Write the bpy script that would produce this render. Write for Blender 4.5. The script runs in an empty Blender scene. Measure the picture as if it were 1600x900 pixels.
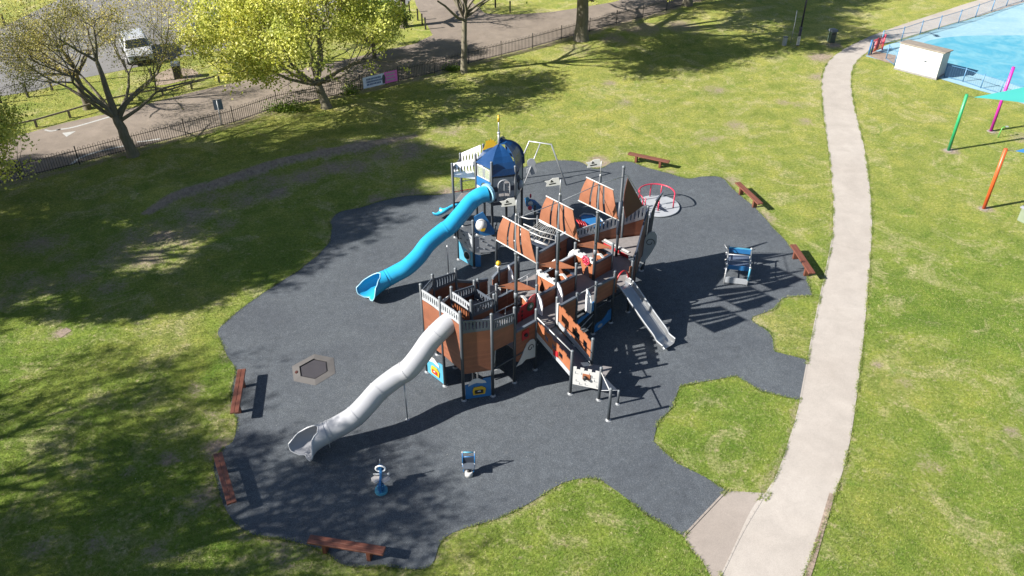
import bpy, bmesh, math, random
import numpy as np
from mathutils import Vector, Matrix
from mathutils.geometry import tessellate_polygon
random.seed(7); RNG = np.random.default_rng(7)
R = math.radians
scene = bpy.context.scene
COL = scene.collection

# ------------------------------------------------------------------ camera
FPX, HC = 1300.0, 20.0
TH = math.atan(FPX / 1846.0)
cd = bpy.data.cameras.new('camera'); cam = bpy.data.objects.new('camera', cd); COL.objects.link(cam)
cam.location = (0, 0, HC); cam.rotation_euler = (math.pi / 2 - TH, 0, 0)
cd.sensor_width = 36; cd.lens = FPX / 1600 * 36; cd.clip_end = 2000
scene.camera = cam
# ------------------------------------------------------------------ light
SUN_AZ, SUN_EL = 17.3, 32.3            # direction the light travels towards / elevation
world = bpy.data.worlds.new('World'); scene.world = world; world.use_nodes = True
wn = world.node_tree; wn.nodes.clear()
wo = wn.nodes.new('ShaderNodeOutputWorld'); wb = wn.nodes.new('ShaderNodeBackground'); sk = wn.nodes.new('ShaderNodeTexSky')
sk.sky_type = 'NISHITA'; sk.sun_disc = False; sk.sun_elevation = R(SUN_EL); sk.sun_rotation = R(270 - SUN_AZ)
sk.air_density = 1.0; sk.dust_density = 0.6; sk.ozone_density = 1.0
wb.inputs[1].default_value = 0.05
wn.links.new(sk.outputs[0], wb.inputs[0]); wn.links.new(wb.outputs[0], wo.inputs[0])
sl = bpy.data.lights.new('sun', 'SUN'); sl.energy = 5.0; sl.angle = R(0.53); sl.color = (1.0, 0.95, 0.87)
so = bpy.data.objects.new('sun', sl); COL.objects.link(so)
sdir = Vector((math.cos(R(SUN_AZ)) * math.cos(R(SUN_EL)), math.sin(R(SUN_AZ)) * math.cos(R(SUN_EL)), -math.sin(R(SUN_EL))))
so.rotation_euler = sdir.to_track_quat('-Z', 'Y').to_euler(); so.location = (-30, -10, 40)
scene.view_settings.view_transform = 'Standard'; scene.view_settings.look = 'None'
scene.view_settings.exposure = 1.5; scene.view_settings.gamma = 1.0
scene.cycles.max_bounces = 6; scene.cycles.transparent_max_bounces = 12

# ------------------------------------------------------------------ helpers
CT, ST = math.cos(TH), math.sin(TH)
def at(px, py, z=0.0):
    x = (px - 800) / FPX; y = (py - 450) / FPX
    d = (x, CT - y * ST, -(ST + y * CT)); t = (HC - z) / -d[2]
    return Vector((d[0] * t, d[1] * t, z))
def V(*a): return Vector(a)
ROOT = {}
def props(o, label=None, cat=None, group=None, kind=None):
    if label: o['label'] = label
    if cat: o['category'] = cat
    if group: o['group'] = group
    if kind: o['kind'] = kind
    return o
def thing(name, label, cat, loc=(0, 0, 0), rz=0, group=None):
    o = bpy.data.objects.new(name, None); COL.objects.link(o); o.empty_display_size = 0.2
    o.location = loc; o.rotation_euler = (0, 0, rz)
    ROOT[o.name] = Vector(loc)
    return props(o, label, cat, group)
class MB:
    def __init__(s): s.v = []; s.f = []; s.sm = []
    def add(s, vs, fs, smooth=False):
        b = len(s.v); s.v += [tuple(v) for v in vs]
        for f in fs: s.f.append(tuple(b + i for i in f)); s.sm.append(smooth)
        return s
    def hexa(s, p):   # 8 points: bottom 4, top 4
        return s.add(p, [(0, 3, 2, 1), (4, 5, 6, 7), (0, 1, 5, 4), (1, 2, 6, 5), (2, 3, 7, 6), (3, 0, 4, 7)])
    def box(s, c, sz, rz=0, rot=None):
        m = rot if rot else Matrix.Rotation(rz, 3, 'Z')
        x, y, z = sz[0] / 2, sz[1] / 2, sz[2] / 2
        return s.hexa([Vector(c) + m @ Vector(q) for q in [(-x, -y, -z), (x, -y, -z), (x, y, -z), (-x, y, -z), (-x, -y, z), (x, -y, z), (x, y, z), (-x, y, z)]])
    def prism(s, pts, nrm, th):     # planar polygon with thickness th centred
        n = Vector(nrm).normalized() * th / 2; k = len(pts)
        a = [Vector(p) - n for p in pts]; b = [Vector(p) + n for p in pts]
        fs = [tuple(range(k))[::-1], tuple(range(k, 2 * k))] + [(i, (i + 1) % k, k + (i + 1) % k, k + i) for i in range(k)]
        return s.add(a + b, fs)
    def slab(s, poly, z0, z1):
        k = len(poly); a = [(p[0], p[1], z0) for p in poly]; b = [(p[0], p[1], z1) for p in poly]
        return s.add(a + b, [tuple(range(k))[::-1], tuple(range(k, 2 * k))] + [(i, (i + 1) % k, k + (i + 1) % k, k + i) for i in range(k)])
    def tube(s, path, rad, seg=10, caps=True, smooth=True, closed=False):
        path = [Vector(p) for p in path]; n = len(path)
        rr = rad if isinstance(rad, (list, tuple)) else [rad] * n
        vs = []; prev = None
        for i, p in enumerate(path):
            if closed: t = path[(i + 1) % n] - path[i - 1]
            else: t = path[min(i + 1, n - 1)] - path[max(i - 1, 0)]
            t.normalize()
            if prev is None:
                up = Vector((0, 0, 1)) if abs(t.z) < .95 else Vector((1, 0, 0))
                a = t.cross(up).normalized()
            else:
                a = (prev - t * prev.dot(t)).normalized()
            prev = a; b = t.cross(a)
            for k in range(seg):
                w = 2 * math.pi * k / seg
                vs.append(p + (a * math.cos(w) + b * math.sin(w)) * rr[i])
        fs = []
        for i in range(n if closed else n - 1):
            j = (i + 1) % n
            for k in range(seg):
                q = (k + 1) % seg
                fs.append((i * seg + k, i * seg + q, j * seg + q, j * seg + k))
        s.add(vs, fs, smooth)
        if caps and not closed:
            b = len(s.v) - n * seg
            s.f.append(tuple(b + k for k in range(seg))[::-1]); s.sm.append(False)
            s.f.append(tuple(b + (n - 1) * seg + k for k in range(seg))); s.sm.append(False)
        return s
    def cyl(s, p0, p1, r0, r1=None, seg=12):
        return s.tube([p0, p1], [r0, r0 if r1 is None else r1], seg)
    def ball(s, c, r, seg=10, ring=6, sz=1.0):
        vs = []; fs = []
        for i in range(ring + 1):
            a = math.pi * i / ring
            for k in range(seg):
                w = 2 * math.pi * k / seg
                vs.append((c[0] + r * math.sin(a) * math.cos(w), c[1] + r * math.sin(a) * math.sin(w), c[2] + r * sz * math.cos(a)))
        for i in range(ring):
            for k in range(seg):
                q = (k + 1) % seg
                fs.append((i * seg + k, (i + 1) * seg + k, (i + 1) * seg + q, i * seg + q))
        return s.add(vs, fs, True)
    def build(s, name, mat, parent=None, label=None, loc=None, base=None):
        if parent is not None: o0 = ROOT[parent.name]
        elif loc is not None: o0 = Vector(loc)
        else: o0 = Vector((0, 0, 0))
        me = bpy.data.meshes.new(name)
        me.from_pydata([(v[0] - o0.x, v[1] - o0.y, v[2] - o0.z) for v in s.v], [], s.f); me.update()
        me.polygons.foreach_set('use_smooth', s.sm)
        for m in (mat if isinstance(mat, (list, tuple)) else [mat]): me.materials.append(m)
        o = bpy.data.objects.new(name, me); COL.objects.link(o)
        if parent is not None: o.parent = parent
        else: o.location = o0
        ROOT[o.name] = o0
        if label: o['label'] = label
        return o
def fixn(o):
    bm = bmesh.new(); bm.from_mesh(o.data); bmesh.ops.recalc_face_normals(bm, faces=bm.faces); bm.to_mesh(o.data); bm.free(); return o
def bev(o, w=0.006, seg=1):
    m = o.modifiers.new('bevel', 'BEVEL'); m.width = w; m.segments = seg; m.limit_method = 'ANGLE'; return o
def copy_tree(o, parent=None):
    c = o.copy(); COL.objects.link(c)
    if parent is not None: c.parent = parent
    for ch in list(o.children): copy_tree(ch, c)
    return c
def smooth_line(pts, k=6, closed=False):
    P = [Vector(p) for p in pts]; n = len(P); out = []
    for i in range(n if closed else n - 1):
        p0 = P[i - 1] if (closed or i > 0) else P[i] * 2 - P[i + 1]
        p1 = P[i]; p2 = P[(i + 1) % n]
        p3 = P[(i + 2) % n] if (closed or i + 2 < n) else p2 * 2 - p1
        for j in range(k):
            t = j / k
            out.append(0.5 * ((2 * p1) + (p2 - p0) * t + (2 * p0 - 5 * p1 + 4 * p2 - p3) * t * t + (3 * p1 - p0 - 3 * p2 + p3) * t ** 3))
    if not closed: out.append(P[-1])
    return out
def sheet(name, poly, z, mat, kind='structure', wob=0.0, label=None, cat=None):
    pts = [Vector((p[0], p[1], 0)) for p in poly]
    if wob:
        pts = [p + Vector((random.uniform(-wob, wob), random.uniform(-wob, wob), 0)) for p in pts]
    tris = tessellate_polygon([pts])
    me = bpy.data.meshes.new(name); fs = []
    for t in tris:
        a, b, c = [pts[i] for i in t]
        fs.append(t if (b - a).cross(c - a).z > 0 else t[::-1])
    me.from_pydata([(p.x, p.y, z) for p in pts], [], fs); me.update(); me.materials.append(mat)
    o = bpy.data.objects.new(name, me); COL.objects.link(o)
    return props(o, label, cat, None, kind)

# ------------------------------------------------------------------ materials
def nodes(m):
    m.use_nodes = True; t = m.node_tree; return t, t.nodes['Principled BSDF']
def N(t, typ, **kw):
    n = t.nodes.new(typ)
    for k, v in kw.items():
        if k in n.inputs: n.inputs[k].default_value = v
        else: setattr(n, k, v)
    return n
def ramp(t, fac, stops):
    r = t.nodes.new('ShaderNodeValToRGB'); e = r.color_ramp.elements
    e[0].position, e[0].color = stops[0][0], (*stops[0][1], 1)
    e[1].position, e[1].color = stops[-1][0], (*stops[-1][1], 1)
    for p, c in stops[1:-1]:
        x = e.new(p); x.color = (*c, 1)
    t.links.new(fac, r.inputs[0]); return r.outputs[0]
def mix(t, fac, a, b, mode='MIX'):
    m = t.nodes.new('ShaderNodeMix'); m.data_type = 'RGBA'; m.blend_type = mode
    for sock, val in ((m.inputs[0], fac), (m.inputs[6], a), (m.inputs[7], b)):
        if hasattr(val, 'is_linked'): t.links.new(val, sock)
        elif isinstance(val, (int, float)): sock.default_value = val
        else: sock.default_value = (*val, 1)
    return m.outputs[2]
def noise(t, scale, detail=4, rough=.55, vec=None, dist=0.0):
    n = N(t, 'ShaderNodeTexNoise'); n.inputs['Scale'].default_value = scale; n.inputs['Detail'].default_value = detail
    n.inputs['Roughness'].default_value = rough; n.inputs['Distortion'].default_value = dist
    if vec is not None: t.links.new(vec, n.inputs['Vector'])
    return n.outputs[0]
def geopos(t): return t.nodes.new('ShaderNodeNewGeometry').outputs['Position']
def bump(t, h, bs, strength=.3, dist=.02):
    b = t.nodes.new('ShaderNodeBump'); b.inputs['Strength'].default_value = strength; b.inputs['Distance'].default_value = dist
    t.links.new(h, b.inputs['Height']); t.links.new(b.outputs[0], bs.inputs['Normal'])
ALB = .56      # the photograph is exposed for bright paint; surface colours stay moderate
def paint(name, c, rough=.45, var=.18, scale=3.0, metal=0.0, dirt=0.25, coat=0.0):
    c = tuple(x * ALB for x in c)
    m = bpy.data.materials.new(name); t, b = nodes(m)
    p = geopos(t)
    n1 = noise(t, scale, 5, .6, p); n2 = noise(t, scale * 14, 3, .6, p)
    lo = tuple(x * (1 - var) for x in c); hi = tuple(min(1, x * (1 + var * .6)) for x in c)
    col = ramp(t, n1, [(.3, lo), (.7, hi)])
    g = tuple((x * .55 + .03) for x in c)
    msk = ramp(t, n2, [(.55, (0, 0, 0)), (.8, (dirt,) * 3)])
    t.links.new(mix(t, msk, col, g), b.inputs['Base Color'])
    rr = ramp(t, n1, [(.2, (rough * .8,) * 3), (.8, (min(1, rough * 1.25),) * 3)])
    t.links.new(rr, b.inputs['Roughness']); b.inputs['Metallic'].default_value = metal
    if coat: b.inputs['Coat Weight'].default_value = coat
    return m
def plank(name, c, pitch=.095, axis='Z', groove=.35, rough=.5):
    c = tuple(x * ALB for x in c)
    m = bpy.data.materials.new(name); t, b = nodes(m); p = geopos(t)
    sep = t.nodes.new('ShaderNodeSeparateXYZ'); t.links.new(p, sep.inputs[0])
    if axis == 'Z': src = sep.outputs[2]
    else:
        mm = N(t, 'ShaderNodeVectorMath', operation='DOT_PRODUCT'); t.links.new(p, mm.inputs[0]); mm.inputs[1].default_value = axis; src = mm.outputs[1]
    d = N(t, 'ShaderNodeMath', operation='DIVIDE'); t.links.new(src, d.inputs[0]); d.inputs[1].default_value = pitch
    fr = N(t, 'ShaderNodeMath', operation='FRACT'); t.links.new(d.outputs[0], fr.inputs[0])
    fl = N(t, 'ShaderNodeMath', operation='FLOOR'); t.links.new(d.outputs[0], fl.inputs[0])
    wn_ = t.nodes.new('ShaderNodeTexWhiteNoise'); wn_.noise_dimensions = '1D'; t.links.new(fl.outputs[0], wn_.inputs['W'])
    n1 = noise(t, 2.2, 6, .65, p)
    col = ramp(t, n1, [(.3, tuple(x * .82 for x in c)), (.7, tuple(min(1, x * 1.12) for x in c))])
    tint = ramp(t, wn_.outputs[0], [(0, (.86, .86, .86)), (1, (1.08, 1.08, 1.08))])
    col = mix(t, 1.0, col, tint, 'MULTIPLY')
    gm = ramp(t, fr.outputs[0], [(0, (1, 1, 1)), (.07, (0, 0, 0)), (1, (0, 0, 0))])
    gf = N(t, 'ShaderNodeMath', operation='MULTIPLY'); t.links.new(gm, gf.inputs[0]); gf.inputs[1].default_value = groove * 1.6
    t.links.new(mix(t, gf.outputs[0], col, tuple(x * .35 for x in c)), b.inputs['Base Color'])
    b.inputs['Roughness'].default_value = rough
    return m
M = {}
M['post'] = paint('post_grey', (.055, .068, .085), .55, .12, dirt=.2)
M['cap'] = paint('cap_grey', (.20, .23, .26), .45, .1)
M['navy'] = paint('navy_board', (.05, .065, .10), .5, .15)
M['slate'] = paint('slate_board', (.125, .15, .19), .5, .12)
M['ltgrey'] = paint('light_grey_board', (.50, .53, .57), .5, .1)
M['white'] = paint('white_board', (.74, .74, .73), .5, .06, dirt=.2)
M['hull'] = plank('hull_planks', (.33, .122, .066), .10)
M['orange'] = paint('orange_brown_board', (.46, .165, .075), .5, .14)
M['sail'] = paint('sail_board', (.40, .158, .086), .5, .12)
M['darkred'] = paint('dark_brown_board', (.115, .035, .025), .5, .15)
M['deck'] = paint('deck_plate', (.30, .28, .28), .8, .15, scale=6)
M['steel'] = paint('stainless', (.62, .64, .66), .32, .06, metal=.75, dirt=.1)
M['galv'] = paint('galvanised_tube', (.60, .62, .65), .4, .08, metal=.3, dirt=.1)
M['bright'] = paint('sunlit_white_board', (1.5, 1.5, 1.5), .5, .03, dirt=.1)  # lighter copy of the white board, sunlight put into the colour
M['slide_grey'] = paint('grey_tube_plastic', (.54, .55, .59), .36, .05, scale=1.2, dirt=.12)
M['slide_blue'] = paint('blue_tube_plastic', (.035, .50, .88), .30, .06, scale=1.2, dirt=.06)
M['red'] = paint('red_board', (.52, .02, .03), .45, .1)
M['pink'] = paint('pinkish_red_tube', (.72, .04, .10), .4, .1)
M['blue'] = paint('blue_board', (.03, .20, .50), .45, .12)
M['ltblue'] = paint('light_blue_board', (.10, .42, .62), .45, .1)
M['roofblue'] = paint('roof_blue_plastic', (.010, .065, .21), .3, .15, dirt=.1)
M['yellow'] = paint('yellow_board', (.80, .50, .02), .45, .08)
M['black'] = paint('black_rubber', (.02, .02, .022), .6, .2)
M['green'] = paint('dark_green_board', (.03, .16, .09), .5, .2)
M['rope'] = paint('light_rope', (.45, .44, .42), .85, .2, scale=20)
M['benchwood'] = plank('bench_timber', (.22, .075, .045), 3.0)
def glass(name, c=(.75, .8, .82), alpha=.12):
    m = bpy.data.materials.new(name); t, b = nodes(m)
    b.inputs['Base Color'].default_value = (*c, 1); b.inputs['Roughness'].default_value = .12; b.inputs['Alpha'].default_value = alpha
    return m
M['clear'] = glass('clear_polycarbonate')

def bark(name, c):
    c = tuple(x * .62 for x in c)
    m = bpy.data.materials.new(name); t, b = nodes(m); p = geopos(t)
    mp = t.nodes.new('ShaderNodeMapping'); mp.inputs['Scale'].default_value = (1, 1, .25); t.links.new(p, mp.inputs[0])
    n1 = noise(t, 9, 6, .7, mp.outputs[0]); n2 = noise(t, 1.5, 3, .5, p)
    col = ramp(t, n1, [(.3, tuple(x * .45 for x in c)), (.65, c)])
    col = mix(t, ramp(t, n2, [(.4, (0, 0, 0)), (.7, (.5, .5, .5))]), col, (.12, .12, .05))
    t.links.new(col, b.inputs['Base Color']); b.inputs['Roughness'].default_value = .9; bump(t, n1, b, .8, .03); return m
def leafmat(name, stops, trans=.35):
    m = bpy.data.materials.new(name); t, b = nodes(m)
    g = t.nodes.new('ShaderNodeNewGeometry'); rnd = g.outputs['Random Per Island']
    col = ramp(t, rnd, stops)
    big = noise(t, .45, 3, .5, g.outputs['Position'])
    col = mix(t, 1.0, col, ramp(t, big, [(.35, (.75, .8, .75)), (.65, (1.15, 1.1, 1.0))]), 'MULTIPLY')
    t.links.new(col, b.inputs['Base Color']); b.inputs['Roughness'].default_value = .55
    tr = t.nodes.new('ShaderNodeBsdfTranslucent'); t.links.new(col, tr.inputs[0])
    mx = t.nodes.new('ShaderNodeMixShader'); mx.inputs[0].default_value = trans
    out = t.nodes['Material Output']; t.links.new(b.outputs[0], mx.inputs[1]); t.links.new(tr.outputs[0], mx.inputs[2]); t.links.new(mx.outputs[0], out.inputs[0])
    return m
M['bark'] = bark('bark_brown', (.20, .165, .12)); M['bark2'] = bark('bark_pale', (.30, .26, .20))
M['leaf_yellow'] = leafmat('spring_leaves', [(0, (.22, .27, .03)), (.45, (.52, .54, .085)), (1, (.76, .74, .24))], .45)
M['leaf_bud'] = leafmat('opening_buds', [(0, (.22, .18, .035)), (.5, (.44, .37, .07)), (1, (.56, .54, .12))], .3)
M['leaf_green'] = leafmat('green_leaves', [(0, (.05, .10, .012)), (.5, (.12, .20, .02)), (1, (.24, .32, .04))], .35)

def grass_mat():
    m = bpy.data.materials.new('grass_turf'); t, b = nodes(m); p = geopos(t)
    a = t.nodes.new('ShaderNodeAttribute'); a.attribute_name = 'dirt'
    big = noise(t, .13, 5, .6, p, .6); mid = noise(t, .9, 5, .65, p, .4); fine = noise(t, 9, 5, .75, p); vf = noise(t, 55, 2, .7, p)
    c1 = ramp(t, big, [(.30, (.115, .185, .026)), (.46, (.165, .230, .038)), (.58, (.215, .255, .050)), (.72, (.30, .295, .095))])
    sp = t.nodes.new('ShaderNodeSeparateXYZ'); t.links.new(p, sp.inputs[0])
    far = N(t, 'ShaderNodeMapRange'); t.links.new(sp.outputs[1], far.inputs[0]); far.inputs[1].default_value = 26; far.inputs[2].default_value = 46; far.inputs[4].default_value = .62
    c1 = mix(t, far.outputs[0], c1, (.345, .330, .090))      # the far lawn is drier
    c2 = ramp(t, mid, [(.28, (.62, .75, .55)), (.5, (1, 1, 1)), (.74, (1.42, 1.25, 1.25))])
    col = mix(t, 1.0, c1, c2, 'MULTIPLY')
    c3 = ramp(t, fine, [(.28, (.42, .46, .35)), (.5, (1, 1, 1)), (.75, (1.6, 1.5, 1.7))])
    col = mix(t, 1.0, col, c3, 'MULTIPLY')
    c4 = ramp(t, vf, [(.3, (.55, .6, .5)), (.7, (1.35, 1.35, 1.4))])
    col = mix(t, 1.0, col, c4, 'MULTIPLY')
    # dry, strawy patches
    dry = noise(t, .42, 6, .7, p, 1.2)
    dm = ramp(t, dry, [(.52, (0, 0, 0)), (.64, (.9, .9, .9))])
    fm = N(t, 'ShaderNodeMath', operation='MULTIPLY'); t.links.new(dm, fm.inputs[0]); t.links.new(ramp(t, fine, [(.35, (.1, .1, .1)), (.65, (1, 1, 1))]), fm.inputs[1])
    col = mix(t, fm.outputs[0], col, (.46, .40, .23))
    lush = noise(t, .55, 5, .65, p, 1.0)
    col = mix(t, ramp(t, lush, [(.58, (0, 0, 0)), (.70, (.65, .65, .65))]), col, mix(t, 1.0, (.10, .19, .022), c3, 'MULTIPLY'))
    worn = noise(t, 1.7, 6, .75, p, .8)
    col = mix(t, ramp(t, worn, [(.64, (0, 0, 0)), (.70, (.8, .8, .8))]), col, (.40, .32, .20))
    stw = noise(t, 4.5, 5, .8, p, .5)
    smk = N(t, 'ShaderNodeMath', operation='MULTIPLY'); t.links.new(ramp(t, stw, [(.55, (0, 0, 0)), (.66, (1, 1, 1))]), smk.inputs[0]); t.links.new(ramp(t, dry, [(.40, (.12, .12, .12)), (.60, (.95, .95, .95))]), smk.inputs[1])
    col = mix(t, smk.outputs[0], col, (.46, .38, .24))
    dz = noise(t, 17, 1, .5, p)
    col = mix(t, ramp(t, dz, [(.795, (0, 0, 0)), (.81, (.9, .9, .9))]), col, (.6, .6, .55))
    # bare soil from attribute broken up by noise
    am = N(t, 'ShaderNodeMath', operation='ADD'); t.links.new(a.outputs['Fac'], am.inputs[0]); t.links.new(mid, am.inputs[1])
    am2 = N(t, 'ShaderNodeMath', operation='ADD'); t.links.new(am.outputs[0], am2.inputs[0]); t.links.new(fine, am2.inputs[1])
    sm = ramp(t, am2.outputs[0], [(0, (0, 0, 0)), (.999, (1, 1, 1))])
    mr = N(t, 'ShaderNodeMapRange'); t.links.new(am2.outputs[0], mr.inputs[0]); mr.inputs[1].default_value = 1.25; mr.inputs[2].default_value = 1.6
    soil = ramp(t, noise(t, 6, 5, .7, p), [(.3, (.19, .145, .115)), (.7, (.38, .31, .245))])
    col = mix(t, mr.outputs[0], col, soil)
    t.links.new(col, b.inputs['Base Color']); b.inputs['Roughness'].default_value = .95
    b.inputs['Specular IOR Level'].default_value = .15
    ad = N(t, 'ShaderNodeMath', operation='ADD'); t.links.new(fine, ad.inputs[0]); t.links.new(vf, ad.inputs[1])
    bump(t, ad.outputs[0], b, .9, .06); return m
M['grass'] = grass_mat()
def rubber_mat():
    m = bpy.data.materials.new('rubber_wetpour'); t, b = nodes(m); p = geopos(t)
    vo = t.nodes.new('ShaderNodeTexVoronoi'); vo.inputs['Scale'].default_value = 68; t.links.new(p, vo.inputs['Vector'])
    bw = t.nodes.new('ShaderNodeRGBToBW'); t.links.new(vo.outputs['Color'], bw.inputs[0])
    col = ramp(t, bw.outputs[0], [(.2, (.036, .043, .053)), (.55, (.058, .068, .080)), (.8, (.092, .104, .117)), (.95, (.14, .155, .165))])
    big = noise(t, .35, 5, .6, p, .5); col = mix(t, 1.0, col, ramp(t, big, [(.3, (.84, .84, .86)), (.7, (1.16, 1.15, 1.12))]), 'MULTIPLY')
    mid = noise(t, 3.5, 4, .6, p); col = mix(t, 1.0, col, ramp(t, mid, [(.3, (.84,) * 3), (.7, (1.14,) * 3)]), 'MULTIPLY')
    scf = noise(t, .8, 7, .75, p, 1.5); col = mix(t, ramp(t, scf, [(.60, (0, 0, 0)), (.75, (.35, .35, .35))]), col, (.12, .12, .115))
    sp = noise(t, 24, 1, .4, p)
    col = mix(t, ramp(t, sp, [(.79, (0, 0, 0)), (.81, (.8, .8, .8))]), col, (.25, .25, .24))
    t.links.new(col, b.inputs['Base Color']); b.inputs['Roughness'].default_value = .85; bump(t, bw.outputs[0], b, .5, .01); return m
M['rubber'] = rubber_mat()
def asphalt(name, c, sc=60, var=.25, patch=.18):
    m = bpy.data.materials.new(name); t, b = nodes(m); p = geopos(t)
    f = noise(t, sc, 2, .7, p); mid = noise(t, 1.2, 6, .7, p, .3); big = noise(t, .18, 4, .6, p)
    col = ramp(t, f, [(.3, tuple(x * (1 - var) for x in c)), (.7, tuple(x * (1 + var) for x in c))])
    col = mix(t, 1.0, col, ramp(t, mid, [(.3, (1 - patch,) * 3), (.7, (1 + patch,) * 3)]), 'MULTIPLY')
    col = mix(t, 1.0, col, ramp(t, big, [(.3, (.9, .88, .86)), (.7, (1.1, 1.1, 1.1))]), 'MULTIPLY')
    t.links.new(col, b.inputs['Base Color']); b.inputs['Roughness'].default_value = .92; bump(t, f, b, .3, .01); return m
M['road'] = asphalt('road_surface', (.165, .136, .112)); M['carpark'] = asphalt('carpark_surface', (.135, .132, .130))
M['path'] = asphalt('path_surface', (.305, .278, .252), 45, .12, .10)
M['spur'] = asphalt('path_spur_surface', (.235, .205, .182), 45, .12, .10)
M['soil'] = asphalt('worn_soil', (.22, .17, .135), 12, .3, .3)
def poolmat(name, c, c2):
    m = bpy.data.materials.new(name); t, b = nodes(m); p = geopos(t)
    n1 = noise(t, .35, 5, .6, p, 2.0); n2 = noise(t, 4, 4, .6, p)
    col = ramp(t, n1, [(.38, c), (.62, c2)]); col = mix(t, 1.0, col, ramp(t, n2, [(.3, (.93,) * 3), (.7, (1.04,) * 3)]), 'MULTIPLY')
    t.links.new(col, b.inputs['Base Color']); b.inputs['Roughness'].default_value = .6; return m
M['pooldeck'] = poolmat('pool_deck_paint', (.20, .34, .41), (.25, .385, .44))
M['pooldeep'] = poolmat('pool_basin_paint', (.055, .255, .36), (.14, .33, .40))
M['marking'] = paint('road_marking', (.62, .62, .60), .7, .25, scale=8, dirt=.5)
# ------------------------------------------------------------------ ground
def px_line(pts, z=0): return [at(x, y, z) for x, y in pts]
rub_px = [(515, 347), (530, 332), (565, 324), (600, 313), (640, 306), (700, 303), (760, 290), (805, 268), (835, 256), (870, 251), (905, 253), (925, 263), (942, 262), (958, 254), (985, 253), (1010, 262), (1045, 271), (1075, 279), (1100, 276), (1128, 278), (1150, 300), (1180, 325), (1205, 352), (1235, 385), (1255, 410), (1262, 440)]
rub_b = [(1270, 463), (1225, 466), (1210, 483), (1176, 496), (1181, 506), (1203, 520), (1211, 550)]
rub_c = [(1262, 562), (1250, 626)]
rub_d = [(1190, 612), (1150, 588), (1110, 595), (1062, 604), (1050, 638), (1027, 662), (1021, 690), (1060, 725), (1100, 745), (1135, 767)]
rub_e = [(1068, 838)]
rub_f = [(1010, 805), (960, 765), (925, 748), (880, 755), (830, 785), (780, 810), (720, 828), (690, 846), (675, 882), (650, 890), (600, 886), (560, 887), (530, 880), (500, 860), (450, 845), (400, 838), (370, 820), (350, 790), (336, 745), (336, 718), (350, 700), (365, 688), (370, 660), (362, 636), (362, 608), (368, 578), (355, 556), (345, 532), (342, 515), (370, 488), (420, 452), (470, 420), (510, 385), (518, 365)]
rubber = smooth_line(px_line(rub_px), 5) + smooth_line(px_line(rub_b), 5) + px_line(rub_c) + smooth_line(px_line(rub_d), 1) + px_line(rub_e) + smooth_line(px_line(rub_f), 5)
pl = [(1020, 1100), (1125, 900), (1172, 800), (1197, 768), (1216, 735), (1238, 670), (1251, 620), (1262, 562), (1276, 490), (1291, 420), (1300, 375), (1302, 330), (1300, 290), (1295, 240), (1288, 190), (1284, 150), (1286, 112), (1305, 86), (1345, 63), (1400, 42), (1470, 19), (1540, -3), (1700, -45)]
pr = [(1165, 1100), (1255, 900), (1302, 780), (1326, 700), (1341, 600), (1352, 500), (1360, 400), (1362, 330), (1352, 240), (1338, 180), (1330, 135), (1334, 104), (1352, 84), (1385, 68), (1470, 42), (1540, 22), (1610, 2), (1760, -38)]
path_poly = smooth_line(px_line(pl), 5) + smooth_line(px_line(pr), 5)[::-1]
spur_poly = [at(*p) for p in [(1068, 838), (1135, 767), (1166, 769), (1205, 771), (1172, 822), (1128, 900), (1100, 958), (1110, 900), (1098, 878), (1082, 862)]]
road_near = px_line([(-300, 380), (-60, 304), (0, 287), (125, 254), (205, 233), (291, 211), (366, 191), (434, 168), (500, 154), (564, 140), (623, 127), (680, 114), (732, 99), (783, 86), (832, 74), (877, 61), (921, 49), (963, 37), (1004, 27), (1041, 16), (1100, -2), (1200, -40)])
road_far = px_line([(-300, 290), (-60, 236), (33, 211), (100, 192), (187, 174), (300, 144), (367, 129), (430, 116), (520, 98), (600, 79), (655, 67), (690, 52), (720, 36), (757, 21), (800, 23), (860, 19), (900, 13), (960, 3), (1030, -20), (1100, -48)])
side_poly = px_line([(690, 78), (652, 66), (676, 55), (668, 40), (650, 8), (645, -12), (560, -70), (700, -70), (730, -30), (738, 4), (757, 20), (800, 40), (745, 70)])
def resample(P, n):
    d = [0]
    for a, b in zip(P[:-1], P[1:]): d.append(d[-1] + (b - a).length)
    out = []; i = 0
    for k in range(n):
        s = d[-1] * k / (n - 1)
        while i < len(P) - 2 and d[i + 1] < s: i += 1
        out.append(P[i].lerp(P[i + 1], max(0, min(1, (s - d[i]) / (d[i + 1] - d[i])))))
    return out
road_near = resample(road_near, 90); road_far = resample(road_far, 90)
road_poly = road_near + road_far[::-1]
cp_poly = px_line([(-120, 190), (0, 151), (60, 141), (120, 124), (200, 108), (277, 91), (330, 82), (380, 72), (450, 58), (520, 43), (590, 28), (630, 15), (648, -8), (600, -70), (200, -70), (100, -5), (50, 20), (0, 44), (-120, 95)])
pool_poly = px_line([(1352, 88), (1390, 98), (1470, 124), (1520, 139), (1560, 150), (1700, 195), (1900, 180), (1900, -60), (1700, -32), (1600, 4), (1540, 23), (1470, 44), (1385, 71)])
basin_poly = smooth_line(px_line([(1438, 72), (1455, 63), (1500, 57), (1560, 56), (1640, 58), (1750, 80), (1760, 140), (1650, 150), (1560, 125), (1490, 105), (1440, 88)]), 5, True)

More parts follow.
